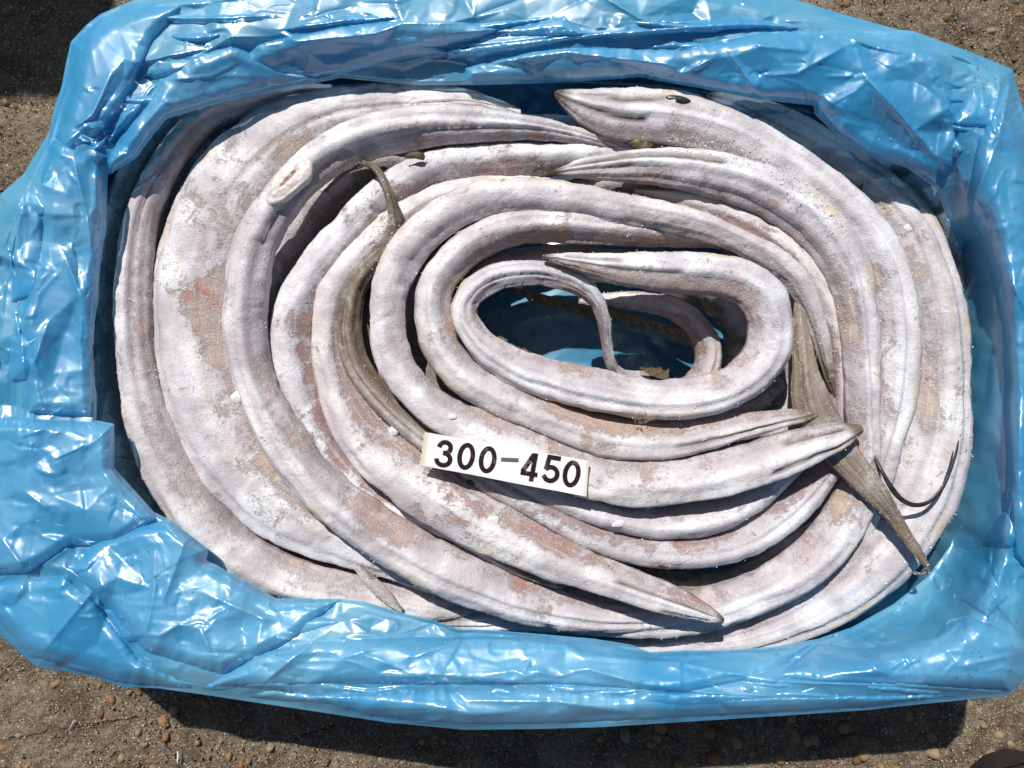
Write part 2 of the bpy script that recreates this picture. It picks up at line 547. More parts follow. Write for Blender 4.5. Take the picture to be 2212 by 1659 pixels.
def tube(pts, seed=0, blow=1.5, btop=1.2, tilt=0.0, step=0.0014, nv=40, rough=1.0, lateral=None,
         grooves=(), dark_start=0.0, dark_end=0.0, olive=(0, 0), pw=0.92, gable=0.9, lean=0.20, flat=None, head_start=None, head_end=None,
         collect=True, crease=None, olive_all=0.0, pinch=None):
    """sweep an oval along pts [(px,py,halfwidth_px,z_mm)] ; returns verts, faces, uv, attrs"""
    C = catmull([(x, y, h, z) for x, y, h, z in pts], 16)
    C[:, 2] = np.maximum(C[:, 2] * 0.95, 1.2)
    z = C[:, 3] / 1000.0
    X, Y = PW(C[:, 0], C[:, 1], z)
    a = C[:, 2] * sc(z)
    D = np.stack([X, Y, z, a], 1)
    L = np.sum(np.linalg.norm(np.diff(D[:, :3], axis=0), axis=1))
    n = max(12, int(L / step))
    D = resample(D, n)
    # soften kinks
    k = 7
    ker = np.hanning(k + 2)[1:-1]; ker /= ker.sum()
    for c in range(4):
        pad = np.r_[[D[0, c]] * (k // 2), D[:, c], [D[-1, c]] * (k // 2)]
        D[:, c] = np.convolve(pad, ker, 'valid')
    T = np.gradient(D[:, :3], axis=0)
    T /= np.linalg.norm(T, axis=1)[:, None]
    up = np.array([0, 0, 1.0])
    N = np.cross(up, T); N /= np.linalg.norm(N, axis=1)[:, None]
    B = np.cross(T, N)
    u = np.linspace(0, L, n)
    th = np.linspace(0, 2 * np.pi, nv, endpoint=False)
    a = D[:, 3]
    cb, sb = np.cos(th), np.sin(th)
    ctr = np.array([PW(1230, 740, 0.14)[0], PW(1230, 740, 0.14)[1], 0.14])
    sg = np.sign(np.sum(N * (ctr - D[:, :3]), 1))[:, None]
    kk = 25
    sg = np.convolve(np.r_[np.full(kk // 2, sg[0, 0]), sg[:, 0], np.full(kk // 2, sg[-1, 0])], np.ones(kk) / kk, 'valid')[:, None]
    side = cb[None] * sg                                   # +1 towards the middle of the coil
    pwr = np.where(sb[None] > 0, pw + gable * (0.18 + 0.34 * side), pw)
    cx = np.sign(cb)[None] * np.abs(cb)[None] ** pwr
    cz = np.sign(sb)[None] * np.abs(sb)[None] ** pwr
    cx = cx - sg * lean * np.clip(sb, 0, 1)[None] ** 1.5
    bt = np.full(n, btop)
    if flat is not None:
        bt = bt * flat
    amax = a.max()
    Ax = a[:, None] * cx
    Bz = np.where(sb[None] > 0, (a * bt)[:, None], (np.minimum(a * blow, 0.024))[:, None]) * cz
    # lumps: low swellings, long folds and grain
    U = u[:, None] + th[None] * 0
    cyx, cyy = cb[None] + 0 * U, sb[None] + 0 * U
    s7 = seed * 7.7
    lump = 0.085 * vnoise(U * 22 + s7, cyx * 1.1 + 3, cyy * 1.1) + 0.05 * vnoise(U * 55 + s7, cyx * 1.8 + 9, cyy * 1.8)
    folds = 0.070 * vnoise(U * 7 + s7, cyx * 3.3 + 5, cyy * 3.3) + 0.034 * vnoise(U * 11 + s7 + 4, cyx * 7 + 2, cyy * 7)
    k = 1 + (lump + folds) * rough
    grain = 0.00022 * rough * fbm(U * 420 + s7, cyx * amax * 420 + 31, cyy * amax * 420, 3, 0.7)
    grain += 0.0006 * rough * vnoise(U * 130 + s7, cyx * amax * 130 + 31, cyy * amax * 130)
    line = np.zeros_like(U)
    if lateral is not None:
        for (lt, amp) in lateral:
            wob = lt + 0.10 * vnoise(u * 6 + s7, u * 0)[:, None]
            g = np.exp(-((th[None] - wob) / 0.055) ** 2)
            grain = grain + amp * g
            line = np.maximum(line, np.exp(-((th[None] - wob) / 0.035) ** 2) * 0.9)
    dark = np.zeros_like(U)
    # a hard fold line down the inner flank and a sharp keel near the crest
    for (off_, amp_, wd_) in ((0.62, 0.0011, 0.10), (1.02, 0.0006, 0.07), (0.25, 0.0008, 0.09)):
        thc = np.where(sg > 0, off_, np.pi - off_) + 0.22 * vnoise(u * 6 + s7 + off_ * 9, u * 0 + 1)[:, None]
        on = smooth(vnoise(u * 9 + s7 + off_ * 3, u * 0 + 5) * 2 + 0.6)[:, None]
        grain = grain - amp_ * rough * on * np.exp(-((th[None] - thc) / wd_) ** 2)
    if crease is not None:
        for (lt, amp, wd) in crease:
            wob = lt + 0.16 * vnoise(u * 5 + s7 + lt, u * 0 + 2)[:, None]
            grain = grain - amp * np.exp(-((th[None] - wob) / wd) ** 2)
    for (lt, t0, t1, dep) in grooves:
        t0m, t1m = (t0, t1) if t0 >= 0 else (L + t0, L + t1)
        along = smooth((u - t0m) / 0.008) * smooth((t1m - u) / 0.006)
        wob = lt + 0.05 * vnoise(u * 60 + s7, u * 0)
        g = np.exp(-((th[None] - wob[:, None]) / 0.11) ** 2) * along[:, None]
        grain = grain - 1.5 * dep * g
        dark = np.maximum(dark, g * 0.95)
    if dark_start:
        dark = np.maximum(dark, np.clip(1.35 * (1 - U / dark_start), 0, 1))
    if dark_end:
        dark = np.maximum(dark, np.clip(1.35 * (1 - (L - U) / dark_end), 0, 1))
    ol = np.zeros_like(U) + olive_all
    if olive[0]: ol = np.maximum(ol, smooth(1.4 * (1 - U / olive[0])))
    if olive[1]: ol = np.maximum(ol, smooth(1.4 * (1 - (L - U) / olive[1])))
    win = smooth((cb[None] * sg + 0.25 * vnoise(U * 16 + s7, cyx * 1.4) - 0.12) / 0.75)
    wout = smooth((-side - 0.35 + 0.3 * vnoise(U * 12 + s7 + 3, cyx * 1.5)) / 0.4)
    rd = np.random.default_rng(seed * 13 + 5)
    for _ in range(int(L / 0.045)):
        u0, t0_, ru, rt, dp = rd.uniform(0, L), rd.uniform(0.2, 2.95), rd.uniform(0.004, 0.016), rd.uniform(0.15, 0.5), rd.uniform(0.0005, 0.0022)
        grain = grain - dp * rough * np.exp(-((U - u0) / ru) ** 2 - ((th[None] - t0_) / rt) ** 2)
    for _ in range(int(L / 0.07)):
        u0, t0_, rt, dp = rd.uniform(0, L), rd.uniform(0.2, 2.95), rd.uniform(0.3, 0.8), rd.uniform(0.0004, 0.0010)
        grain = grain - dp * rough * np.exp(-((U - u0 - 0.006 * (th[None] - t0_)) / 0.0022) ** 2 - ((th[None] - t0_) / rt) ** 2)
    Ax = Ax * k; Bz = Bz * k
    rr = np.sqrt(Ax ** 2 + Bz ** 2) + 1e-9
    f = 1 + np.clip(grain, -0.28 * rr, 0.4 * rr) / rr
    Ax, Bz = Ax * f, Bz * f
    ct, st = math.cos(tilt), math.sin(tilt)
    A2 = Ax * ct - Bz * st
    B2 = Ax * st + Bz * ct
    V = D[:, None, :3] + A2[..., None] * N[:, None] + B2[..., None] * B[:, None]
    # round the ends shut
    c0, c1 = D[0, :3] - T[0] * a[0] * 0.5, D[-1, :3] + T[-1] * a[-1] * 0.5
    Vf = np.vstack([V.reshape(-1, 3), c0, c1])
    F = grid_faces(n, nv, closed_v=True)[:, ::-1]
    i0, i1 = n * nv, n * nv + 1
    j = np.arange(nv); j2 = (j + 1) % nv
    caps = np.vstack([np.stack([np.full(nv, i0), j, j2, j2], 1)[:, [0, 2, 1, 1]], np.stack([np.full(nv, i1), (n - 1) * nv + j, (n - 1) * nv + j2, (n - 1) * nv + j2], 1)])
    UV = np.stack([U, th[None] * amax + 0 * U], -1).reshape(-1, 2)
    UV = np.vstack([UV, [0, 0], [L, 0]])
    ex = lambda q: np.r_[q.reshape(-1), q.reshape(-1)[0], q.reshape(-1)[-1]]
    if collect:
        ok = np.broadcast_to(sb[None] > 0.05, (n, nv)).reshape(-1)
        pts3 = V.reshape(-1, 3)[ok]
        FISH_SAMPLES.append(pts3[rng.integers(0, len(pts3), len(pts3) // 7)])
    # faces: quads only (caps degenerate -> split into tri arrays)
    return Vf, F, (i0, i1, n, nv), UV, {'dark': ex(dark), 'olive': ex(ol), 'line': ex(line), 'inner': ex(win), 'outer': ex(wout)}, D, N, B, T


def tube_object(name, res, mat, parent):
    V, F, (i0, i1, n, nv), UV, attrs, *_ = res
    # quads to tris so the caps share one array
    Q = F
    tri = np.vstack([Q[:, [0, 1, 2]], Q[:, [0, 2, 3]]])
    j = np.arange(nv); j2 = (j + 1) % nv
    cap = np.vstack([np.stack([np.full(nv, i0), j2 * 0 + j, j2], 1)[:, ::-1],
                     np.stack([np.full(nv, i1), (n - 1) * nv + j, (n - 1) * nv + j2], 1)])
    return mesh_from(name, V, np.vstack([tri, cap]), mat, parent, uv=UV, attrs=attrs)


def ellipsoid(name, c, r, mat, parent, rot=0.0, nu=14, nv=20):
    ph = np.linspace(-np.pi / 2, np.pi / 2, nu)
    th = np.linspace(0, 2 * np.pi, nv, endpoint=False)
    Pp, Tt = np.meshgrid(ph, th, indexing='ij')
    x = r[0] * np.cos(Pp) * np.cos(Tt); y = r[1] * np.cos(Pp) * np.sin(Tt); z = r[2] * np.sin(Pp)
    cr, sr = math.cos(rot), math.sin(rot)
    V = np.stack([c[0] + x * cr - y * sr, c[1] + x * sr + y * cr, c[2] + z], -1).reshape(-1, 3)
    return mesh_from(name, V, grid_faces(nu, nv, closed_v=True), mat, parent)


def eye_material():
    m = NT('eye_jelly')
    v = m.obj()
    f = m.noise(v, 260, 4, 0.6)
    c = m.mix(m.ramp(f, 0.4, 0.6), (0.05, 0.04, 0.02), (0.22, 0.18, 0.09))
    m.principled(c, 0.25, 0.6, m.bump(f, 0.0004))
    return m.m


M_EYE = eye_material()
M_PUPIL = simple_mat('dark_pupil', (0.02, 0.02, 0.02), 0.3, 0.6)
M_FIN = None


def fin_material():
    m = NT('fin_membrane')
    uv = m.uv()
    v = m.obj()
    rays = m.noise(m.mapping(uv, scale=(260, 900, 1)), 1.0, 2, 0.5)
    f = m.noise(v, 300, 5, 0.6)
    c = m.mix(m.ramp(rays, 0.4, 0.6), (0.07, 0.055, 0.035), (0.24, 0.17, 0.08))
    c = m.mix(m.ramp(f, 0.55, 0.7), c, (0.06, 0.05, 0.035))
    m.principled(c, 0.4, 0.5, m.bump(rays, 0.0006))
    return m.m


M_FIN = fin_material()
GROUP = 'frozen ribbonfish coiled in the carton'

# each: key -> (label, pts, options)
FISH = {}


def add_fish(label, pts, matkw=None, seed=1, name='ribbonfish', cat='fish', **kw):
    i = len(pts) // 2
    zc = pts[i][3] / 1000 - 0.02
    x, y = PW(pts[i][0], pts[i][1], zc)
    root = empty(name, (x, y, zc))
    tag(root, label, cat, GROUP)
    res = tube(pts, seed=seed, **kw)
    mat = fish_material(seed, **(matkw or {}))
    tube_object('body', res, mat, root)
    root['seed'] = seed
    del root['seed']
    return root, mat, res


def fin_sheet(name, spine, width_px, side, parent, zoff=0.0, jag=0.35, seed=0, mat=None, drop=0.0, n=90):
    """ragged fin: a membrane hanging off a spine polyline [(px,py,z_mm)]"""
    C = resample(catmull(spine, 12), n)
    r = np.random.default_rng(seed)
    z = C[:, 2] / 1000
    X, Y = PW(C[:, 0], C[:, 1], z)
    P = np.stack([X, Y, z], 1)
    T = np.gradient(P, axis=0); T /= np.linalg.norm(T, axis=1)[:, None]
    N = np.stack([-T[:, 1], T[:, 0], 0 * z], 1) * side
    m = 5
    t = np.linspace(0, 1, n)
    env = np.sin(np.pi * np.clip(t, 0.02, 0.98)) ** 0.5
    L = width_px * sc(z.mean()) * env * (1 - jag * np.convolve(r.random(n + 4), np.ones(5) / 5, 'valid') * 1.3 - jag * 0.5 * r.random(n) ** 3)
    rows = []
    for k in range(m):
        s = k / (m - 1)
        rows.append(P + N * (L * s)[:, None] + T * (L * s * 0.7)[:, None] + np.array([0, 0, zoff]) - np.array([0, 0, 1]) * (drop * s * s))
    V = np.stack(rows, 1)
    V[..., 2] += 0.0006 * vnoise(V[..., 0] * 400, V[..., 1] * 400)
    V2 = V.copy(); V2[..., 2] -= 0.0004
    uv = np.stack(np.meshgrid(t * 0.1, np.linspace(0, 0.02, m), indexing='ij'), -1).reshape(-1, 2)
    F = grid_faces(n, m)
    V_all = np.vstack([V.reshape(-1, 3), V2.reshape(-1, 3)])
    F_all = np.vstack([F, F[:, ::-1] + n * m])
    return mesh_from(name, V_all, F_all, mat or M_FIN, parent, uv=np.vstack([uv, uv]))


TAN = dict(tan=(0.46, 0.34, 0.23), pink=(0.36, 0.29, 0.27))
PINK = dict(tan=(0.38, 0.21, 0.15), pink=(0.33, 0.23, 0.24))

# --- S1, shaded outermost coil on the left
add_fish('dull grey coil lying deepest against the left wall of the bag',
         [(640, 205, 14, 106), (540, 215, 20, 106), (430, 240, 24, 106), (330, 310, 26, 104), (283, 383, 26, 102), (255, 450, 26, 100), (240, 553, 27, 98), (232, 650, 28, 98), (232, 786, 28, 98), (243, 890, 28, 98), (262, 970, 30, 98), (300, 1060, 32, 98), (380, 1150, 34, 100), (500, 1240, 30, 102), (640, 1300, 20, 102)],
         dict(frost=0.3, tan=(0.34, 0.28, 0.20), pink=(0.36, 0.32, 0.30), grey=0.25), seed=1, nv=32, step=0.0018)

# --- S2
add_fish('narrow white coil at far left, curving down to the bottom left flap',
         [(720, 198, 14, 113), (640, 203, 20, 115), (533, 228, 25, 118), (467, 246, 26, 121), (417, 282, 28, 123), (377, 330, 29, 123), (340, 390, 30, 123), (314, 445, 30, 123), (300, 500, 31, 123), (293, 570, 33, 123), (290, 653, 36, 123), (295, 753, 38, 123), (311, 853, 42, 122), (343, 953, 49, 120), (380, 1025, 54, 118), (425, 1100, 55, 117), (480, 1160, 52, 115), (550, 1210, 50, 113), (640, 1250, 48, 111), (740, 1275, 44, 109), (850, 1293, 38, 107), (950, 1308, 30, 105), (1035, 1312, 16, 103)],
         dict(frost=0.85, tan=(0.58, 0.42, 0.32), pink=(0.52, 0.44, 0.44)), seed=2, crease=[(1.0, 0.0022, 0.16)], tilt=0.12)

# --- S3 broad
s3, s3m, s3r = add_fish('broad flat fish with mottled tan skin and yellow lateral line, second white coil from left',
         [(1125, 246, 9, 126), (1060, 226, 18, 128), (1000, 217, 26, 128), (900, 222, 38, 126), (800, 228, 44, 124), (720, 240, 52, 122), (640, 272, 64, 120), (560, 330, 78, 118), (495, 410, 88, 116), (445, 500, 92, 115), (420, 600, 92, 115), (418, 700, 90, 115), (430, 800, 93, 115), (460, 890, 97, 115), (515, 980, 98, 115), (590, 1060, 92, 115), (670, 1118, 78, 115), (760, 1165, 62, 116), (850, 1205, 48, 116), (930, 1246, 36, 115), (1000, 1277, 26, 114), (1065, 1297, 10, 114)],
         dict(frost=0.52, **TAN), seed=3, btop=0.42, blow=0.5, nv=60, pw=0.85, lateral=[(1.95 if False else math.pi - 1.95, 0.0009), (1.55, 0.0005)],
         crease=[(1.1, 0.0020, 0.10), (2.2, 0.0016, 0.10)], tilt=0.10)

# --- S4
s4, s4m, s4r = add_fish('long thick coil third from left, its upper bend carrying the pale oval cut flap',
         [(1420, 350, 16, 104), (1360, 330, 17, 116), (1300, 309, 14, 127), (1240, 294, 18, 132), (1160, 280, 24, 136), (1080, 275, 31, 137), (1000, 275, 38, 138), (900, 280, 43, 138), (810, 298, 46, 138), (737, 325, 44, 138), (670, 368, 43, 138), (615, 425, 43, 138), (578, 480, 43, 137), (550, 545, 45, 136), (537, 620, 47, 136), (533, 690, 46, 135), (543, 770, 45, 134), (563, 840, 45, 133), (600, 915, 48, 132), (645, 985, 50, 131), (700, 1050, 51, 130), (770, 1112, 51, 129), (840, 1160, 52, 128), (910, 1200, 53, 127), (985, 1236, 54, 126), (1065, 1270, 52, 124), (1150, 1300, 45, 122), (1245, 1322, 36, 120), (1320, 1332, 29, 117), (1390, 1334, 25, 112), (1460, 1330, 22, 106), (1530, 1318, 16, 100)],
         dict(frost=0.8, tan=(0.48, 0.34, 0.24), pink=(0.45, 0.34, 0.33)), seed=4, crease=[(1.75, 0.0030, 0.12), (0.9, 0.0016, 0.12)], blow=1.3)
# the pale oval flap on S4
def cut_flap():
    cx, cy, z = 620, 388, 0.158
    X, Y = PW(cx, cy, z)
    ang = math.radians(47)
    n, mth = 22, 56
    rad = np.linspace(0, 1, n)
    th = np.linspace(0, 2 * np.pi, mth, endpoint=False)
    R, Th = np.meshgrid(rad, th, indexing='ij')
    la, lb = 0.0215, 0.0088
    ex = la * R * np.cos(Th) * (1 + 0.05 * np.sin(3 * Th)); ey = lb * R * np.sin(Th) * (1 + 0.25 * np.cos(Th) + 0.05 * np.sin(5 * Th))
    zz = z - 0.0028 * (ey / lb) ** 2 - 0.005 * (ex / la) ** 2
    rim = 0.0004 * np.exp(-((R - 0.9) / 0.07) ** 2)
    dent = -0.0012 * np.exp(-((ex - 0.002) / 0.010) ** 2 - ((ey - 0.0004) / 0.0016) ** 2)
    zz = zz + rim + dent + 0.0004 * vnoise(ex * 500, ey * 500)
    V = np.stack([X + ex * math.cos(ang) - ey * math.sin(ang), Y + ex * math.sin(ang) + ey * math.cos(ang), zz], -1)
    # side skirt down to the body
    sk = []
    for q, (gr, dz) in enumerate(((1.03, -0.0012), (0.98, -0.0035), (0.9, -0.009))):
        e1 = V[-1].copy()
        c = np.array([X, Y, 0])
        e1[:, 0] = X + (e1[:, 0] - X) * gr; e1[:, 1] = Y + (e1[:, 1] - Y) * gr; e1[:, 2] += dz
        sk.append(e1)
    V = np.concatenate([V, np.array(sk)], 0)
    cut = np.concatenate([np.exp(-((ex - 0.002) / 0.009) ** 2 - ((ey - 0.0004) / 0.0012) ** 2), np.zeros((3, mth))], 0)
    m = NT('pale_cut_skin')
    v = m.obj()
    f = m.noise(v, 190, 6, 0.65)
    c = m.mix(m.ramp(f, 0.4, 0.62), (0.62, 0.55, 0.49), (0.71, 0.68, 0.68))
    cc = m.attr('cut')
    ed = m.math('MULTIPLY', cc, m.ramp(m.noise(v, 420, 4, 0.7), 0.35, 0.5))
    c = m.mix(m.ramp(ed, 0.2, 0.4), c, (0.30, 0.14, 0.10))
    m.principled(c, 0.45, 0.5, m.bump(f, 0.0008))
    o = mesh_from('cut_flap', V.reshape(-1, 3), grid_faces(n + 3, mth, closed_v=True), m.m, s4, attrs={'cut': cut.reshape(-1)})
    o['label'] = 'pale oval flap with a small brown gash'


cut_flap()

# --- S5
s5, s5m, s5r = add_fish('rosy brown coil fourth from left, ending in a thin bony snout at the bottom centre',
         [(1400, 328, 8, 116), (1340, 335, 20, 118), (1270, 342, 32, 120), (1204, 346, 36, 121), (1120, 348, 38, 122), (1040, 355, 40, 122), (960, 367, 43, 122), (900, 390, 45, 122), (842, 425, 47, 121), (792, 470, 48, 120), (748, 520, 48, 119), (704, 575, 50, 118), (660, 638, 50, 117), (636, 710, 49, 116), (643, 786, 48, 115), (662, 853, 45, 115), (690, 925, 43, 115), (728, 990, 40, 115), (785, 1050, 35, 115), (850, 1095, 30, 115), (910, 1122, 25, 117), (967, 1145, 19, 121), (1030, 1178, 19, 124), (1100, 1213, 19, 126), (1165, 1243, 15, 127), (1200, 1260, 10, 127), (1217, 1268, 4, 127)],
         dict(frost=0.5, **PINK), seed=5, dark_end=0.012, crease=[(1.5, 0.0012, 0.12)], olive=(0, 0.075),
         grooves=[(1.7, -0.10, -0.004, 0.0016), (1.0, -0.09, -0.01, 0.0009)])

# --- S6
s6, s6m, s6r = add_fish('coil with dark red frost burn on its shoulder, big pointed head at bottom centre',
         [(1190, 392, 8, 118), (1120, 396, 20, 120), (1040, 403, 28, 121), (960, 424, 34, 122), (885, 462, 39, 122), (815, 518, 43, 122), (760, 575, 43, 123), (725, 632, 42, 123), (712, 695, 36, 124), (713, 765, 37, 125), (727, 835, 42, 126), (758, 905, 51, 128), (812, 972, 58, 130), (885, 1032, 62, 132), (965, 1085, 62, 134), (1045, 1130, 58, 135), (1125, 1168, 52, 136), (1205, 1205, 48, 137), (1300, 1242, 42, 138), (1395, 1277, 36, 139), (1475, 1305, 28, 140), (1528, 1326, 18, 140), (1552, 1336, 10, 140), (1564, 1342, 5, 139)],
         dict(frost=0.55, tan=(0.46, 0.31, 0.22), pink=(0.36, 0.22, 0.20)), seed=6, dark_end=0.010, btop=0.85,
         grooves=[(1.25, -0.085, -0.006, 0.0013), (2.2, -0.05, -0.008, 0.0010)])

# --- S7 with dark tail
s7, s7m, s7r = add_fish('slim fish whose dark olive tail arches over the upper left coils',
         [(700, 415, 3, 118), (737, 378, 4, 126), (770, 360, 5, 134), (794, 355, 6, 142), (820, 374, 8, 148), (840, 417, 10, 150), (851, 467, 12, 147), (852, 505, 14, 143), (838, 540, 17, 138), (806, 572, 20, 134), (772, 618, 24, 130), (757, 680, 27, 128), (757, 740, 28, 127), (775, 795, 28, 127), (812, 848, 28, 128), (858, 895, 28, 128), (910, 938, 29, 128), (965, 978, 31, 128), (1035, 1020, 33, 127), (1110, 1062, 34, 127), (1200, 1112, 35, 126), (1290, 1155, 36, 125), (1380, 1181, 37, 124), (1480, 1190, 37, 124), (1570, 1178, 38, 124), (1650, 1142, 38, 124), (1720, 1085, 36, 123), (1775, 1025, 30, 121), (1812, 975, 20, 118), (1835, 930, 8, 115)],
         dict(frost=0.6, **PINK), seed=7, rough=0.8, olive=(0.46, 0), dark_start=0.10, crease=[(1.6, 0.0022, 0.22)])

# --- D strand
add_fish('pale coil showing as a crescent just below the label and the long jawed head',
         [(860, 850, 8, 122), (900, 900, 16, 122), (960, 950, 24, 123), (1050, 1000, 30, 124), (1140, 1045, 32, 126), (1230, 1080, 34, 127), (1320, 1110, 36, 127), (1430, 1127, 36, 127), (1530, 1115, 36, 127), (1610, 1083, 35, 126), (1672, 1035, 29, 125), (1722, 990, 20, 123), (1745, 950, 8, 120)],
         dict(frost=0.8, tan=(0.46, 0.33, 0.26), pink=(0.45, 0.36, 0.36)), seed=8, crease=[(1.3, 0.0012, 0.2)])

# --- B = S9
b9, b9m, b9r = add_fish('inner coil with long orange brown streak, slender jaw pointing right above the bigger jaw',
         [(1612, 530, 4, 124), (1530, 521, 15, 126), (1440, 510, 24, 128), (1340, 501, 29, 130), (1250, 493, 32, 132), (1150, 489, 35, 134), (1080, 502, 37, 135), (1012, 536, 39, 135), (964, 582, 39, 135), (938, 632, 40, 135), (937, 690, 42, 135), (957, 755, 43, 135), (1005, 812, 43, 135), (1080, 857, 43, 135), (1160, 893, 44, 135), (1250, 928, 45, 136), (1340, 950, 45, 136), (1430, 951, 42, 137), (1520, 937, 38, 138), (1600, 921, 30, 139), (1680, 906, 21, 140), (1735, 898, 14, 140), (1762, 894, 8, 140), (1776, 892, 4, 140)],
         dict(frost=0.62, tan=(0.52, 0.33, 0.19), pink=(0.44, 0.31, 0.26)), seed=9, dark_end=0.006,
         grooves=[(1.75, -0.11, -0.006, 0.0014)], crease=[(1.6, 0.0010, 0.2)], olive=(0.0, 0.03))

# --- C = S8
c8, c8m, c8r = add_fish('smooth pale coil just above the label, its big head pointing right over the brown tail',
         [(1808, 862, 4, 120), (1788, 795, 13, 124), (1770, 722, 18, 128), (1746, 655, 23, 132), (1714, 600, 26, 135), (1665, 558, 27, 138), (1600, 523, 27, 140), (1530, 492, 28, 141), (1440, 468, 30, 141), (1340, 450, 33, 141), (1250, 435, 35, 141), (1150, 424, 37, 141), (1060, 430, 38, 141), (980, 457, 39, 141), (912, 508, 41, 141), (867, 568, 41, 141), (845, 622, 39, 141), (836, 682, 38, 141), (842, 742, 38, 141), (865, 800, 39, 141), (905, 850, 41, 141), (962, 895, 43, 141), (1040, 932, 45, 141), (1130, 970, 47, 142), (1220, 1006, 50, 142), (1310, 1034, 52, 142), (1400, 1044, 52, 143), (1500, 1034, 50, 144), (1600, 1010, 48, 145), (1680, 984, 48, 146), (1750, 960, 40, 147), (1805, 943, 31, 148), (1842, 931, 18, 148), (1864, 925, 6, 148)],
         dict(frost=0.88, tan=(0.50, 0.37, 0.28), pink=(0.46, 0.40, 0.42)), seed=10, dark_end=0.012, btop=0.9,
         grooves=[(2.0, -0.075, -0.008, 0.0018), (0.75, -0.06, -0.01, 0.0014)], olive=(0.06, 0.016))

# --- A = S10
a10, a10m, a10r = add_fish('innermost coil making a full loop round the blue hole, snout pointing left above it',
         [(1400, 822, 20, 82), (1365, 818, 18, 88), (1338, 808, 14, 96), (1320, 785, 12, 106), (1311, 745, 12, 116), (1306, 700, 14, 126), (1294, 660, 17, 132), (1268, 627, 21, 136), (1225, 604, 24, 138), (1165, 590, 27, 138), (1105, 592, 29, 138), (1052, 607, 30, 138), (1015, 638, 30, 137), (1003, 682, 31, 137), (1027, 727, 34, 138), (1075, 769, 39, 139), (1140, 803, 42, 140), (1220, 828, 45, 142), (1310, 847, 46, 144), (1400, 860, 46, 146), (1480, 860, 46, 147), (1555, 846, 44, 148), (1618, 810, 46, 148), (1656, 757, 49, 148), (1663, 700, 50, 148), (1648, 648, 50, 149), (1605, 612, 47, 149), (1548, 597, 45, 149), (1480, 591, 45, 149), (1400, 587, 41, 149), (1330, 580, 34, 149), (1265, 569, 24, 149), (1215, 561, 15, 148), (1187, 557, 9, 148), (1172, 555, 4, 148)],
         dict(frost=0.72, tan=(0.55, 0.38, 0.24), pink=(0.44, 0.33, 0.32)), seed=12, dark_end=0.009, btop=0.85,
         grooves=[(1.25, -0.10, -0.006, 0.0013), (2.0, -0.06, -0.012, 0.0007)],
         crease=[(1.9, 0.0018, 0.12), (1.05, 0.0022, 0.10)], blow=1.5)

# --- H1
h1, h1m, h1r = add_fish('large topmost head with black snout tip pointing left, body sweeping down the right',
         [(1199, 199, 5, 137), (1212, 206, 14, 137), (1240, 219, 27, 137), (1285, 235, 42, 137), (1337, 246, 52, 136), (1400, 251, 57, 136), (1470, 258, 57, 135), (1540, 276, 55, 134), (1610, 303, 51, 133), (1670, 338, 48, 133), (1735, 382, 47, 132), (1800, 434, 49, 131), (1853, 490, 51, 130), (1893, 550, 52, 129), (1920, 615, 50, 128), (1935, 690, 48, 127), (1939, 765, 47, 126), (1935, 840, 45, 125), (1922, 910, 42, 124), (1905, 975, 40, 123), (1885, 1045, 38, 120), (1868, 1100, 34, 115), (1845, 1160, 30, 110), (1800, 1210, 22, 104)],
         dict(frost=0.82, tan=(0.47, 0.34, 0.26), pink=(0.42, 0.34, 0.34)), seed=13, dark_start=0.015, btop=0.72,
         grooves=[(1.2, 0.012, 0.085, 0.0014), (2.15, 0.01, 0.07, 0.0016)], crease=[(1.5, 0.0038, 0.13), (2.2, 0.0018, 0.1)])

# --- H2
h2, h2m, h2r = add_fish('pointed head below the top one, body widening at right then curving along the bottom edge',
         [(1195, 373, 5, 139), (1212, 372, 11, 139), (1250, 367, 20, 139), (1320, 361, 30, 139), (1400, 358, 38, 139), (1474, 364, 42, 139), (1550, 378, 47, 138), (1620, 400, 50, 138), (1690, 432, 52, 137), (1750, 477, 52, 137), (1797, 533, 51, 136), (1830, 600, 47, 135), (1849, 680, 42, 134), (1858, 760, 38, 133), (1861, 840, 36, 131), (1863, 920, 35, 128), (1864, 990, 37, 124), (1857, 1050, 42, 121), (1835, 1106, 48, 120), (1800, 1162, 51, 119), (1748, 1213, 51, 118), (1680, 1258, 49, 116), (1600, 1293, 46, 114), (1510, 1320, 44, 112), (1410, 1336, 40, 110), (1300, 1336, 35, 108), (1200, 1332, 32, 107), (1100, 1335, 28, 106), (1030, 1340, 24, 106), (960, 1341, 18, 106), (912, 1343, 6, 106)],
         dict(frost=0.8, tan=(0.48, 0.34, 0.23), pink=(0.42, 0.34, 0.33)), seed=14, dark_start=0.010, olive=(0, 0.05), btop=0.9,
         grooves=[(1.25, 0.008, 0.12, 0.0013), (2.0, 0.008, 0.06, 0.0010)], crease=[(1.3, 0.0028, 0.11), (2.05, 0.0026, 0.12)])

# --- K
add_fish('coil half tucked under the second head, running down between grey and pale bodies at right',
         [(1370, 412, 6, 118), (1430, 424, 18, 120), (1490, 441, 28, 121), (1565, 466, 33, 122), (1640, 506, 35, 123), (1703, 553, 35, 123), (1752, 612, 33, 123), (1785, 675, 30, 122), (1801, 745, 27, 121), (1808, 805, 24, 119), (1810, 860, 20, 117), (1812, 910, 14, 114), (1815, 960, 6, 112)],
         dict(frost=0.6, **PINK), seed=15)

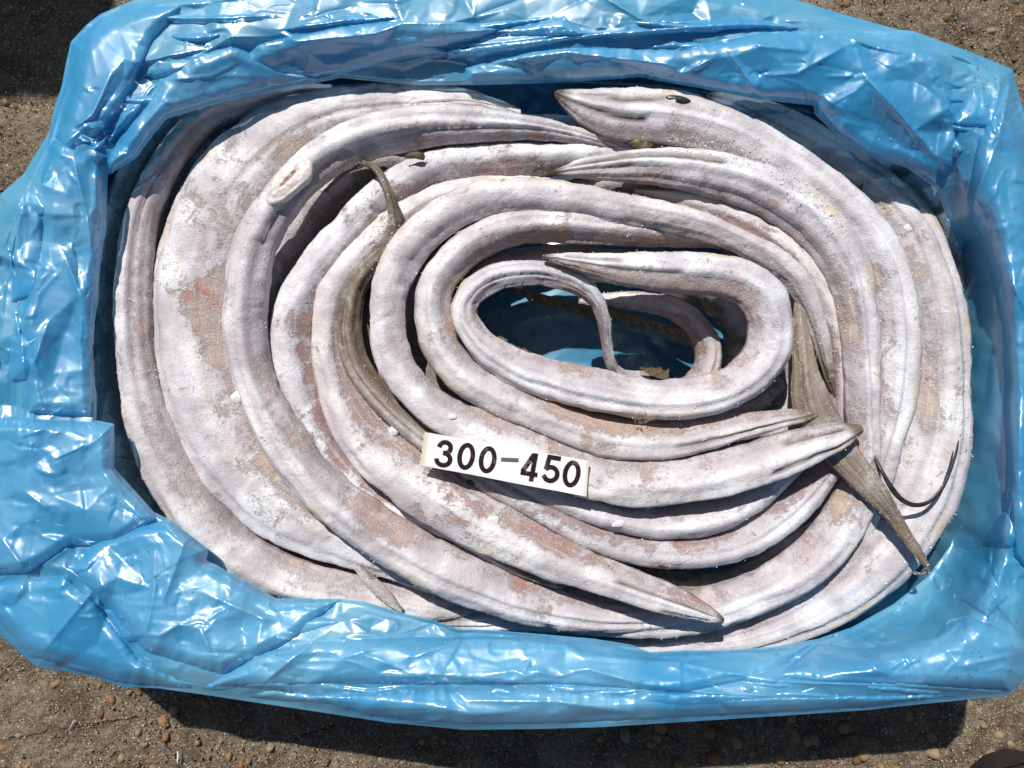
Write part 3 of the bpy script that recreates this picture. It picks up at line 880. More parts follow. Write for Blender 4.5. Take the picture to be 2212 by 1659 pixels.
# --- G / M broad outer right
g1, g1m, g1r = add_fish('broad ridged fish on the outer right edge, head shaded under the top right bag',
         [(1527, 207, 10, 96), (1550, 212, 20, 97), (1600, 230, 32, 98), (1665, 262, 40, 99), (1735, 300, 44, 100), (1810, 348, 46, 102), (1880, 400, 50, 105), (1940, 460, 54, 108), (1978, 520, 57, 110), (2003, 590, 58, 112), (2022, 670, 58, 113), (2033, 750, 57, 113), (2035, 840, 59, 113), (2027, 930, 66, 113), (2005, 1020, 76, 112), (1965, 1100, 84, 111), (1915, 1175, 82, 110), (1850, 1245, 74, 108), (1770, 1305, 62, 106), (1685, 1350, 50, 104), (1590, 1380, 40, 102), (1490, 1395, 30, 100), (1390, 1400, 22, 98), (1290, 1395, 12, 97)],
         dict(frost=0.72, tan=(0.50, 0.38, 0.27), pink=(0.44, 0.37, 0.36)), seed=16, btop=0.5, blow=0.6, nv=56, pw=0.85, dark_start=0.01,
         lateral=[(1.55, 0.0010)], crease=[(1.02, 0.0026, 0.09), (2.0, 0.0030, 0.10)])

# --- N silvery, blotched
add_fish('silvery fish with dark blotches wedged against the bag at the far right',
         [(1790, 330, 10, 84), (1860, 355, 26, 86), (1930, 380, 36, 88), (1990, 425, 38, 90), (2027, 485, 36, 90), (2046, 555, 33, 90), (2058, 640, 30, 88), (2066, 720, 26, 86), (2070, 800, 20, 84)],
         dict(frost=0.75, tan=(0.42, 0.44, 0.42), pink=(0.38, 0.40, 0.40), silver=0.9), seed=17)

# --- T2 brown tail
t2, t2m, t2r = add_fish('brown ribbonlike tail crossing the right side and hooking over the edge',
         [(1722, 640, 6, 131), (1727, 690, 15, 133), (1733, 745, 23, 135), (1738, 795, 30, 136), (1747, 850, 43, 137), (1765, 900, 47, 137), (1796, 950, 44, 137), (1840, 1005, 36, 137), (1882, 1053, 30, 137), (1908, 1085, 24, 138), (1930, 1115, 18, 135), (1955, 1153, 15, 136), (1981, 1190, 12, 137), (1999, 1218, 7, 137), (2005, 1233, 4.5, 135), (1997, 1242, 3.5, 132), (1984, 1241, 3, 130), (1972, 1235, 2, 129)],
         dict(frost=0.18, tan=(0.33, 0.25, 0.17), pink=(0.26, 0.21, 0.16)), seed=18, btop=0.34, blow=0.4, rough=0.45, gable=0.3, lean=0.1, olive=(0, 0.16), dark_end=0.035, nv=44,
         lateral=[(1.5, 0.0008)], crease=[(1.15, 0.0010, 0.1)], olive_all=0.85)

# --- T3 black whip tail
add_fish('thin black whip of a tail looping out over the pale coils near the right edge',
         [(1868, 930, 2.16, 124), (1885, 975, 2.88, 130), (1902, 1012, 4.32, 136), (1922, 1048, 5.76, 138), (1945, 1077, 5.76, 138), (1975, 1091, 5.40, 138), (2008, 1083, 4.68, 138), (2040, 1047, 3.96, 138), (2062, 990, 2.88, 137), (2071, 950, 1.44, 136)],
         dict(frost=0.0, tan=(0.05, 0.045, 0.04), pink=(0.09, 0.08, 0.07)), seed=19, btop=0.5, blow=0.5, nv=20, step=0.001, collect=False, rough=0.25, lean=0.0, gable=0.0)
for _m in bpy.data.objects:
    if _m.name.startswith('body') and _m.parent and str(_m.parent.get('label', '')).startswith('thin black whip'):
        _m.data.materials[0] = simple_mat('black_tail_skin', (0.022, 0.021, 0.022), 0.35, 0.6, 500, 0.6)

# --- deeper coils
i1, i1m, _ = add_fish('tan coil glimpsed deep in the central hole at its right end',
         [(1250, 655, 8, 95), (1310, 650, 18, 97), (1380, 652, 23, 99), (1440, 662, 26, 100), (1488, 688, 27, 100), (1520, 728, 28, 100), (1530, 775, 28, 99), (1510, 820, 26, 97), (1460, 850, 24, 95)],
         dict(frost=0.35, tan=(0.42, 0.28, 0.17), pink=(0.36, 0.26, 0.22)), seed=20)
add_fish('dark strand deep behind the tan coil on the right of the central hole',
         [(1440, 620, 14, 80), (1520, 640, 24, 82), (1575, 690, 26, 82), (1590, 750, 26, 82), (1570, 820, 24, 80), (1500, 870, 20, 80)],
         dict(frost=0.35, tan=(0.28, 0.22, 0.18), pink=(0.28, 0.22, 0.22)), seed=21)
j1, j1m, _ = add_fish('silver bellied coil showing in the dark gap under the lower coils at bottom right',
         [(1380, 1240, 14, 92), (1460, 1262, 26, 95), (1560, 1262, 30, 98), (1650, 1228, 28, 102), (1712, 1180, 22, 108), (1748, 1145, 14, 112), (1766, 1122, 4, 114)],
         dict(frost=0.45, tan=(0.40, 0.30, 0.14), pink=(0.60, 0.60, 0.58)), seed=22, olive=(0.12, 0))
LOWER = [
    ('lower coil added under the upper rim of the blue hole to block the sun',
     [(1000, 660, 20, 96), (1050, 592, 30, 98), (1170, 566, 36, 100), (1310, 575, 38, 100), (1440, 598, 36, 98), (1550, 640, 34, 94), (1610, 720, 30, 92)], 0.25),  # added coil, keeps the sun off the hole floor
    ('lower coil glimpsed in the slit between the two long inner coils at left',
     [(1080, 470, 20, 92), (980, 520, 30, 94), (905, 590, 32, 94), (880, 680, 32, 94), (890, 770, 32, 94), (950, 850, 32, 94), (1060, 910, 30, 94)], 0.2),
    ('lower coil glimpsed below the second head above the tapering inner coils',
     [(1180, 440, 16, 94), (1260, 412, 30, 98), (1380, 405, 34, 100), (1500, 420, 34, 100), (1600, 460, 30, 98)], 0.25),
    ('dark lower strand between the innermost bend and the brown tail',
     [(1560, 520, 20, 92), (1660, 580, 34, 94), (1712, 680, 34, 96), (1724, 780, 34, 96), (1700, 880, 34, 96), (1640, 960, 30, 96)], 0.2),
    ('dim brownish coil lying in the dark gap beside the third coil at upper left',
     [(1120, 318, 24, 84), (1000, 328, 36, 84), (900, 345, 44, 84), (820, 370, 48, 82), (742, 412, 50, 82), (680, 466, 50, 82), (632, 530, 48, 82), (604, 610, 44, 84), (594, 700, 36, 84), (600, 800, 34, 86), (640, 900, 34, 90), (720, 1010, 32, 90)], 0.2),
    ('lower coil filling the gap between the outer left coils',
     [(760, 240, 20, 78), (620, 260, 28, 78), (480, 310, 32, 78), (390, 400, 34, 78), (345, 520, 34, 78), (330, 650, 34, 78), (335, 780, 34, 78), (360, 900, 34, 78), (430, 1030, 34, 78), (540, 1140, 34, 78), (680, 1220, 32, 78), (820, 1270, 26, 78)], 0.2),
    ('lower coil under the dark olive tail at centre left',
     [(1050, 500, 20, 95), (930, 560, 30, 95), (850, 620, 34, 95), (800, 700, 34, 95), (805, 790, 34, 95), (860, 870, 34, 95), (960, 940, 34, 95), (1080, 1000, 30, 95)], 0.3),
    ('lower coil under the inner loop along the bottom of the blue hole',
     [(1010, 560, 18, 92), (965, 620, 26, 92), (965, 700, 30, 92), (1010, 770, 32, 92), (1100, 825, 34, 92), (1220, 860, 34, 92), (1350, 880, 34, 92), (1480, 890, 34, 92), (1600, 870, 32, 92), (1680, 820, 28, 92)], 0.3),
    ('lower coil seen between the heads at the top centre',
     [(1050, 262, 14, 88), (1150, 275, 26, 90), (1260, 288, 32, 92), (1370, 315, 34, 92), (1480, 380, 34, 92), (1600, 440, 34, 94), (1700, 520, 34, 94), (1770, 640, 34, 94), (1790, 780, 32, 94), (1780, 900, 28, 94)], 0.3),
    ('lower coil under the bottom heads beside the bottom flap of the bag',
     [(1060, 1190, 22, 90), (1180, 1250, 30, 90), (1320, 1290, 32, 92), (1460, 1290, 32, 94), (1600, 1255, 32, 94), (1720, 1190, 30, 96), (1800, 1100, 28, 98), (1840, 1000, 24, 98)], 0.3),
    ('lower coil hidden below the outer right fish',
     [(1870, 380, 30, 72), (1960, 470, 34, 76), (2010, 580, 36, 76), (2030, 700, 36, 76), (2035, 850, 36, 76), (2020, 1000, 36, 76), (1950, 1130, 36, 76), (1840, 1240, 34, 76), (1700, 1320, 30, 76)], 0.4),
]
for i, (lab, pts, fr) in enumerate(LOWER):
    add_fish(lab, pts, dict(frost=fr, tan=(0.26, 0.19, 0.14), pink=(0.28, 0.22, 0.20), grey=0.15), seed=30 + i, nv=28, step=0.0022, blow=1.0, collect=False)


def snap(px, py, sink=0.0):
    """point on whatever surface lies uppermost under a survey point"""
    dgr = bpy.context.evaluated_depsgraph_get()
    o = Vector((0, 0, CAM_Z))
    x, y = PW(px, py, 0.12)
    hit, loc, *_ = scene.ray_cast(dgr, o, (Vector((x, y, 0.12)) - o).normalized())
    return (loc.x, loc.y, loc.z - sink)


bpy.context.view_layer.update()
h1_eye = snap(1384, 308)


# --- fish details: eyes, fins
def at_px(px, py, z):
    x, y = PW(px, py, z)
    return (x, y, z)


e = ellipsoid('eye', snap(1384, 306, 0.002), (0.0098, 0.0055, 0.0045), M_EYE, h1, rot=-0.15)
ellipsoid('eye', snap(1332, 618, 0.001), (0.0092, 0.0042, 0.003), M_EYE, a10, rot=-0.05)
ellipsoid('eye', snap(1020, 1041, 0.0012), (0.0040, 0.0026, 0.0028), M_PUPIL, s6, rot=-0.3)
ellipsoid('nostril', snap(1466, 214, 0.0008), (0.0088, 0.0027, 0.0014), M_PUPIL, h1, rot=-0.18)
ellipsoid('eye', snap(1432, 1222, 0.001), (0.0045, 0.0022, 0.002), M_EYE, s6, rot=-0.25)
fin_sheet('pectoral_fin', [(1522, 640, 140), (1532, 652, 138), (1546, 664, 136), (1562, 668, 132)], 26, -1, a10, seed=3, jag=0.3, drop=0.004, n=24)
fin_sheet('pectoral_fin', [(872, 338, 146), (885, 330, 147), (900, 327, 147), (915, 330, 146)], 22, -1, s4, seed=4, jag=0.2, drop=0.003, n=22)
fin_sheet('dorsal_fin', [(1020, 690, 104), (1080, 740, 102), (1160, 785, 100), (1250, 812, 98), (1340, 824, 96)], 26, 1, i1, seed=5, jag=0.5)
f1 = fin_sheet('dorsal_fin', [(1080, 600, 112), (1130, 622, 110), (1190, 640, 106), (1250, 655, 104), (1320, 668, 102), (1400, 690, 100), (1470, 712, 98), (1505, 750, 96)], 55, -1, i1, seed=6, jag=0.7, drop=0.008, n=120)
fin_sheet('tail_fin', [(1380, 795, 96), (1400, 808, 94), (1420, 816, 92), (1440, 820, 90)], 40, 1, a10, seed=8, jag=0.6, n=30)
fin_sheet('anal_fin', [(792, 700, 124), (800, 740, 124), (812, 785, 123), (832, 830, 122), (855, 865, 122)], 20, 1, s7, seed=9, jag=0.4)
fin_sheet('pectoral_fin', [(1865, 395, 112), (1845, 405, 112), (1828, 402, 111)], 40, 1, g1, seed=10, jag=0.2, n=20)
fin_sheet('anal_fin', [(1835, 1000, 131), (1850, 1030, 131), (1868, 1062, 131), (1890, 1095, 131), (1915, 1128, 131)], 9, -1, t2, seed=12, jag=0.8, n=60)
# dark tail lying on the outer left coil at the bottom
dt, _, _ = add_fish('short dark tail stub lying across the white coil beside the bottom flap',
         [(772, 1222, 10, 124), (790, 1245, 15, 124), (812, 1270, 16, 124), (838, 1295, 13, 124), (862, 1316, 7, 123), (870, 1322, 3, 122)],
         dict(frost=0.15, tan=(0.20, 0.17, 0.13), pink=(0.14, 0.12, 0.10)), seed=23, btop=0.35, blow=0.5, olive_all=0.4, nv=30, step=0.001)

# torn red tissue threads between the inner loop and the jaw
def threads():
    V, F = [], []
    r = random.Random(4)
    k = 0
    for i in range(16):
        x0, y0 = r.uniform(1370, 1395), r.uniform(905, 917)
        x1, y1 = r.uniform(1340, 1465), r.uniform(878, 904)
        a = np.array(at_px(x0, y0, 0.155)); b = np.array(at_px(x1, y1, 0.160))
        mid = (a + b) / 2 + np.array([r.uniform(-.002, .002), r.uniform(0, .003), 0.003])
        m = 7
        for j in range(m):
            t = j / (m - 1)
            p = (1 - t) ** 2 * a + 2 * t * (1 - t) * mid + t * t * b
            rad = 0.00035 * (1.3 - t)
            for q in range(4):
                an = q * math.pi / 2
                V.append(p + rad * np.array([math.cos(an), math.sin(an) * 0.6, math.sin(an) * 0.8]))
            if j:
                for q in range(4):
                    F.append([k + (j - 1) * 4 + q, k + j * 4 + q, k + j * 4 + (q + 1) % 4, k + (j - 1) * 4 + (q + 1) % 4])
        k += m * 4
    return V, F


tv, tf = threads()
mesh_from('torn_gill', tv, tf, simple_mat('red_tissue', (0.42, 0.27, 0.20), 0.4, 0.5), a10)


# small lumps of ice, plus a gill flap and a painted sunlit spot
def ice_material():
    m = NT('cloudy_ice')
    v = m.obj()
    f = m.noise(v, 400, 4, 0.6)
    m.principled((0.86, 0.86, 0.87), 0.25, 0.6, m.bump(f, 0.0006), **{'Transmission Weight': 0.25})
    return m.m


M_ICE = ice_material()
for lab, px, py, z, r in (
        ('small white ball of ice left of the label', 852, 930, 0.158, (0.0042, 0.0038, 0.0034)),
        ('flat ice disc on the grey coil above the label', 977, 900, 0.1555, (0.0032, 0.0022, 0.0012)),
        ('clear ice flake on the broad head below the label', 1064, 1126, 0.1515, (0.0048, 0.0036, 0.0007)),
        ('thin ice flake on the crescent coil right below the label', 1337, 1131, 0.1385, (0.0048, 0.0026, 0.0010)),
        ('pale gill flap on the mottled broad fish', 517, 857, 0.1290, (0.0060, 0.0045, 0.0016)),  # gill flap, made as a lump in the ice material
        ('pale patch standing in for sun on the outer right fish near the bag shadow', 1965, 490, 0.1320, (0.0045, 0.0030, 0.0006))):  # pale lump stands in for the sunlit cap at the shadow line
    o = ellipsoid('ice_lump', snap(px, py, -r[2] * 0.35), r, M_ICE, None, rot=0.3)
    c = np.empty(len(o.data.vertices) * 3, dtype=np.float32)
    o.data.vertices.foreach_get('co', c)
    c = c.reshape(-1, 3)
    cen = c.mean(0)
    c = cen + (c - cen) * (1 + 0.22 * vnoise(c[:, 0] * 700, c[:, 1] * 700, c[:, 2] * 700))[:, None]
    o.data.vertices.foreach_set('co', (c - cen).astype(np.float32).ravel())
    o.location = cen
    tag(o, lab, 'ice')


# frost crystals
def frost():
    S = np.vstack(FISH_SAMPLES)
    crust = []
    path = np.array([(1440, 322), (1520, 330), (1590, 345), (1650, 372), (1700, 405), (1760, 455), (1815, 520)], float)
    for k in range(1500):
        t = rng.uniform(0, len(path) - 1.001); i_ = int(t)
        p = path[i_] * (1 - t + i_) + path[i_ + 1] * (t - i_) + rng.normal(0, 13, 2) + np.array([10, -16])
        h = snap(p[0], p[1])
        crust.append((h[0], h[1], h[2] + rng.uniform(-0.0003, 0.0012)))
    crust = np.array(crust)
    d = fbm(S[:, 0] * 45, S[:, 1] * 45, S[:, 2] * 45, 3)
    keep = (d > 0.12) | (rng.random(len(S)) < 0.16)
    S = S[keep]
    n = min(60000, len(S))
    S = S[rng.permutation(len(S))[:n]]
    n = len(S)
    S = np.vstack([S, crust]); n = len(S)
    S = S + rng.normal(0, 0.0006, S.shape) * np.array([1, 1, 0.2])
    tet = np.array([[1, 1, 1], [1, -1, -1], [-1, 1, -1], [-1, -1, 1]], float) / 1.7
    r = 0.00022 + 0.00055 * rng.random(n) ** 3
    V = tet[None] * rng.uniform(0.6, 1.4, (n, 4, 3)) * r[:, None, None]
    a = rng.uniform(0, 6.28, n)
    ca, sa = np.cos(a)[:, None], np.sin(a)[:, None]
    V = np.stack([V[..., 0] * ca - V[..., 1] * sa, V[..., 0] * sa + V[..., 1] * ca, V[..., 2]], -1) + S[:, None]
    F = np.array([[0, 1, 2], [0, 3, 1], [0, 2, 3], [1, 3, 2]])[None] + (np.arange(n) * 4)[:, None, None]
    m = NT('frost_crystal')
    m.principled((0.88, 0.87, 0.88), 0.25, 0.7)
    o = mesh_from('frost', V.reshape(-1, 3), F.reshape(-1, 3), m.m, smooth_shade=False)
    tag(o, 'fine white frost crystals dusted over all the fish', 'frost', kind='stuff')


frost()


# ------------------------------------------------------------------ paper label
def label_z(X, Y):
    """gentle drape over the coils underneath"""
    return 0.1592 + 0.0010 * np.sin(X * 100 + 1.0) + 0.07 * (Y + 0.055) + 0.03 * X


lab = empty('size_label', at_px(1090, 1000, 0.16))
tag(lab, 'white paper strip printed 300-450 stuck across the coils', 'label')
q = [PW(917, 933, .159), PW(1272, 995, .159), PW(1267, 1073, .159), PW(907, 1005, .159)]
q = [np.array(p) for p in q]


def lab_pt(s, t):
    """s along, t down"""
    return (q[0] * (1 - s) + q[1] * s) * (1 - t) + (q[3] * (1 - s) + q[2] * s) * t


def build_label():
    nu, nv = 90, 26
    V = []
    for i in range(nu):
        for j in range(nv):
            s, t = i / (nu - 1), j / (nv - 1)
            p = lab_pt(s, t)
            # ragged cut ends
            if i == 0: p = p + np.array([0.0004 * math.sin(j * 1.3), 0])
            V.append([p[0], p[1], 0])
    V = np.array(V)
    V[:, 2] = label_z(V[:, 0], V[:, 1])
    crk = np.abs(vnoise(V[:, 0] * 130, V[:, 1] * 60 + 4))
    low = V.copy(); low[:, 2] -= 0.00025
    F = grid_faces(nu, nv)
    m = NT('label_paper')
    v = m.obj()
    f = m.noise(v, 60, 4, 0.6)
    c = m.mix(m.ramp(f, 0.4, 0.7), (0.80, 0.79, 0.82), (0.86, 0.86, 0.87))
    edge = m.attr('edge')
    c = m.mix(edge, c, (0.66, 0.60, 0.46))
    m.principled(c, 0.32, 0.5, m.bump(m.noise(v, 90, 4, 0.6, 0.5), 0.0006))
    ed = np.zeros((nu, nv)); ed[:2] = 1; ed[2] = .8; ed[-1:] = 1; ed[-2] = .8
    mesh_from('paper', np.vstack([V, low]), np.vstack([F[:, ::-1], F + nu * nv]), m.m, lab, attrs={'edge': np.r_[ed.reshape(-1), ed.reshape(-1)]})


build_label()


def ink_material(name, col, worn):
    m = NT(name)
    v = m.obj()
    f = m.noise(v, 110, 5, 0.65, 0.8)
    c = m.mix(m.ramp(f, 0.56, 0.66, 0, worn), col, (0.16, 0.13, 0.14))
    m.principled(c, 0.28, 0.5)
    return m.m


M_INK = ink_material('printed_ink', (0.028, 0.012, 0.014), 0.8)
M_INK_GREY = ink_material('faded_ink', (0.13, 0.115, 0.12), 0.5)


GLYPH = {   # pen paths on a 1 x 1 cell, y down
    '0': [[(0.5 + 0.37 * math.sin(a), 0.5 - 0.40 * math.cos(a)) for a in [k * math.pi / 20 for k in range(41)]]],
    '3': [[(0.13, 0.30)] + [(0.47 + 0.32 * math.sin(a), 0.285 - 0.19 * math.cos(a)) for a in [-1.25 + k * 0.22 for k in range(20)]] + [(0.40, 0.475)],
          [(0.40, 0.475), (0.50, 0.475)] + [(0.48 + 0.39 * math.sin(a), 0.69 - 0.215 * math.cos(a)) for a in [0.25 + k * 0.24 for k in range(18)]] + [(0.10, 0.70)]],
    '4': [[(0.68, 0.0), (0.68, 1.0)], [(0.60, 0.04), (0.10, 0.70)], [(0.0, 0.745), (0.98, 0.745)]],
    '5': [[(0.92, 0.08), (0.14, 0.08)], [(0.27, 0.02), (0.17, 0.53)],
          [(0.14, 0.52)] + [(0.48 + 0.39 * math.sin(a), 0.66 - 0.24 * math.cos(a)) for a in [-0.75 + k * 0.235 for k in range(20)]] + [(0.08, 0.74)]],
}


def digit(ch, cx, cy, hpx, wpx, mat=M_INK):
    """one printed character as flat ink strokes on the paper"""
    s_ = sc(.16)
    ang = -math.atan2(62, 355)
    c0 = PW(cx, cy, .16)
    pen = 10.2 * s_
    V, F = [], []
    for q_, path in enumerate(GLYPH[ch]):
        P = np.array([((a - 0.5) * (wpx) * s_, -(b - 0.5) * hpx * s_) for a, b in path])
        if len(P) == 2: P = np.linspace(P[0], P[1], 8)
        closed = ch == '0'
        if closed:
            P = P[:-1]
            T = np.roll(P, -1, 0) - np.roll(P, 1, 0)
        else:
            T = np.gradient(P, axis=0)
        T /= np.linalg.norm(T, axis=1)[:, None]
        Nn = np.stack([-T[:, 1], T[:, 0]], 1)
        L_, R_ = P + Nn * pen / 2, P - Nn * pen / 2
        k0 = len(V)
        n = len(P)
        for a, b in zip(L_, R_):
            for p in (a, b):
                x = c0[0] + p[0] * math.cos(ang) - p[1] * math.sin(ang)
                y = c0[1] + p[0] * math.sin(ang) + p[1] * math.cos(ang)
                V.append([x, y, float(label_z(np.array(x), np.array(y))) + 0.00022 + 0.00003 * q_])
        for a in range(n if closed else n - 1):
            b = (a + 1) % n
            F.append([k0 + 2 * a, k0 + 2 * a + 1, k0 + 2 * b + 1, k0 + 2 * b])
    V = np.array(V)
    bottom = V.copy(); bottom[:, 2] -= 0.0001
    F = np.array(F)
    o = mesh_from('printed_digit', V, F, mat, lab, smooth_shade=False)
    o['label'] = 'printed character %s' % ch
    return o


t11 = lambda tx, ty: (737.3 + tx / 3.0, 553 + ty / 3.0)
for ch, tx, ty in (('3', 668, 1283), ('0', 808, 1300), ('0', 948, 1322), ('4', 1225, 1366), ('5', 1363, 1384), ('0', 1493, 1413)):
    x, y = t11(tx, ty)
    digit(ch, x, y, 62, 38)
x, y = t11(1092, 1321)


def dash():
    ang = -math.radians(2)
    c0 = PW(x, y, .16)
    L, Hh = 38 * sc(.162), 9 * sc(.162)
    V = []
    for i in range(12):
        for j in (-0.5, 0.5):
            a = (i / 11 - 0.5) * L; b = j * Hh
            V.append([c0[0] + a * math.cos(ang) - b * math.sin(ang), c0[1] + a * math.sin(ang) + b * math.cos(ang), 0])
    V = np.array(V)
    V[:, 2] = label_z(V[:, 0], V[:, 1]) + 0.00022
    o = mesh_from('printed_dash', V, grid_faces(12, 2)[:, ::-1], M_INK_GREY, lab)


dash()

# ------------------------------------------------------------------ bag
# outer silhouette and inner opening (survey px, height)
OUTER = [(153, 90), (187, 53), (217, 30), (287, 0), (380, -35), (600, -60), (900, -75), (1200, -75), (1480, -55), (1640, -22), (1721, 0), (1808, 27), (1941, 64), (1974, 67), (2050, 95), (2124, 123), (2188, 150), (2192, 168),
         (2206, 220), (2220, 270), (2245, 400), (2265, 600), (2275, 800), (2275, 1000), (2265, 1200), (2240, 1380), (2212, 1463), (2196, 1490), (2184, 1503), (1974, 1523), (1874, 1534), (1741, 1543), (1474, 1560), (1300, 1571), (1171, 1575), (1004, 1577),
         (837, 1561), (737, 1546), (633, 1530), (433, 1500), (340, 1487), (262, 1484), (213, 1465), (160, 1453), (80, 1443), (40, 1408), (0, 1373), (-60, 1325), (-100, 1240), (-110, 950), (-100, 750), (-70, 600), (-25, 480), (0, 420), (50, 377), (107, 283), (117, 233), (133, 187), (143, 133)]
INNER = [(293, 343, 150), (343, 277, 151), (360, 257, 151), (457, 227, 141), (600, 196, 137), (737, 168, 136), (900, 185, 136), (1037, 184, 138), (1237, 178, 142), (1380, 166, 142), (1474, 183, 143), (1541, 196, 144), (1641, 216, 150), (1757, 228, 148), (1761, 247, 147), (1808, 293, 146), (1874, 337, 144), (1958, 363, 140), (2024, 410, 134),
         (2044, 467, 122), (2072, 533, 104), (2092, 620, 90), (2103, 720, 84), (2108, 850, 80), (2106, 1000, 80), (2088, 1100, 84), (2052, 1180, 90), (2005, 1245, 96), (1930, 1305, 104), (1840, 1355, 114), (1767, 1380, 122), (1674, 1396, 136), (1574, 1406, 140), (1474, 1404, 142), (1404, 1408, 143), (1364, 1393, 143), (1284, 1380, 143),
         (1171, 1370, 143), (1020, 1358, 144), (994, 1360, 144), (937, 1340, 144), (854, 1320, 144), (790, 1300, 145), (737, 1293, 145), (633, 1296, 146), (597, 1293, 147), (533, 1256, 148), (447, 1210, 150), (450, 1186, 150), (367, 1123, 152), (333, 1106, 152), (247, 1010, 152), (247, 916, 152), (209, 908, 151),
         (210, 853, 150), (200, 806, 150), (187, 780, 150), (203, 746, 150), (205, 690, 150), (213, 653, 150), (217, 553, 150), (230, 500, 150), (233, 377, 150)]

RIDGES = [
    [(100, 317), (43, 433), (0, 553)], [(75, 340), (20, 560)], [(157, 340), (187, 467), (200, 553)], [(207, 310), (207, 450)],
    [(343, 177), (427, 123), (500, 80), (583, 80)], [(610, 73), (640, 90), (737, 83), (814, 73), (870, 50), (970, 50), (1024, 37)],
    [(300, 135), (367, 120), (467, 103)], [(150, 285), (200, 250), (240, 160)], [(130, 290), (140, 310), (205, 255)],
    [(967, 103), (1104, 90), (1237, 73), (1364, 70), (1474, 50)], [(1064, 137), (1150, 123), (1224, 113), (1304, 123), (1437, 140), (1474, 147)],
    [(1474, 160), (1541, 127)], [(1627, 83), (1641, 100), (1741, 110)], [(1647, 163), (1721, 160), (1821, 103)], [(1581, 123), (1631, 193)],
    [(1974, 70), (2021, 133), (2051, 233), (2074, 283), (2067, 357), (2087, 417)], [(2181, 167), (2158, 300), (2108, 420), (2094, 520)],
    [(1874, 170), (1974, 283), (2021, 340)], [(2184, 603), (2212, 663)], [(2141, 870), (2161, 873), (2178, 930), (2181, 986), (2201, 1053)],
    [(2138, 1263), (2161, 1313), (2212, 1373)], [(2034, 1373), (2048, 1340), (2091, 1330), (2174, 1366), (2230, 1395)], [(2074, 1440), (2188, 1416)],
    [(1474, 1433), (1661, 1470), (1758, 1476), (1974, 1483), (2184, 1496)], [(1474, 1493), (1608, 1503), (1808, 1513)],
    [(737, 1466), (954, 1459), (1127, 1474), (1324, 1476)], [(1221, 1449), (1274, 1446), (1374, 1476), (1474, 1490)],
    [(737, 1529), (970, 1531), (1020, 1543), (1120, 1536)], [(1004, 1513), (1204, 1516), (1370, 1539)], [(1260, 1419), (1470, 1431)],
    [(1004, 1378), (1220, 1393), (1257, 1406)], [(737, 1423), (837, 1393), (880, 1379)], [(893, 1420), (994, 1383)],
    [(333, 1176), (333, 1273), (307, 1406)], [(400, 1166), (353, 1296)], [(97, 1219), (147, 1183)], [(60, 1239), (7, 1166)], [(207, 1273), (147, 1229)],
    [(203, 1273), (93, 1406)], [(567, 1476), (677, 1386)], [(467, 1293), (567, 1336), (600, 1340)], [(267, 1373), (347, 1373), (390, 1349)], [(453, 1406), (433, 1360)],
    [(77, 586), (53, 696), (43, 713), (50, 786), (63, 886)], [(143, 560), (173, 636), (197, 703)], [(103, 696), (73, 786), (87, 820)], [(47, 943), (100, 926)], [(243, 920), (241, 1008)],
    [(53, 1063), (113, 1106)], [(120, 990), (190, 960)], [(1770, 1010 + 400), (1860, 1380 + 30)], [(1674, 1400), (1750, 1425)], [(1850, 1410), (1900, 1450)], [(1300, -10), (1380, 40)]]


# carton outline at its rim (survey px at z .15)
CART = [(190, 110), (230, 70), (330, 35), (700, 0), (1106, -10), (1500, 5), (1800, 50), (2060, 115), (2110, 145), (2150, 190), (2190, 400), (2215, 700), (2215, 1000), (2195, 1300), (2175, 1420), (2130, 1465), (2000, 1490), (1600, 1520), (1106, 1535), (700, 1510), (300, 1455), (150, 1430), (95, 1380), (50, 1200), (35, 900), (45, 650), (90, 400), (150, 200)]


CART_D = catmull(CART + [CART[0]], 6)[:-1]


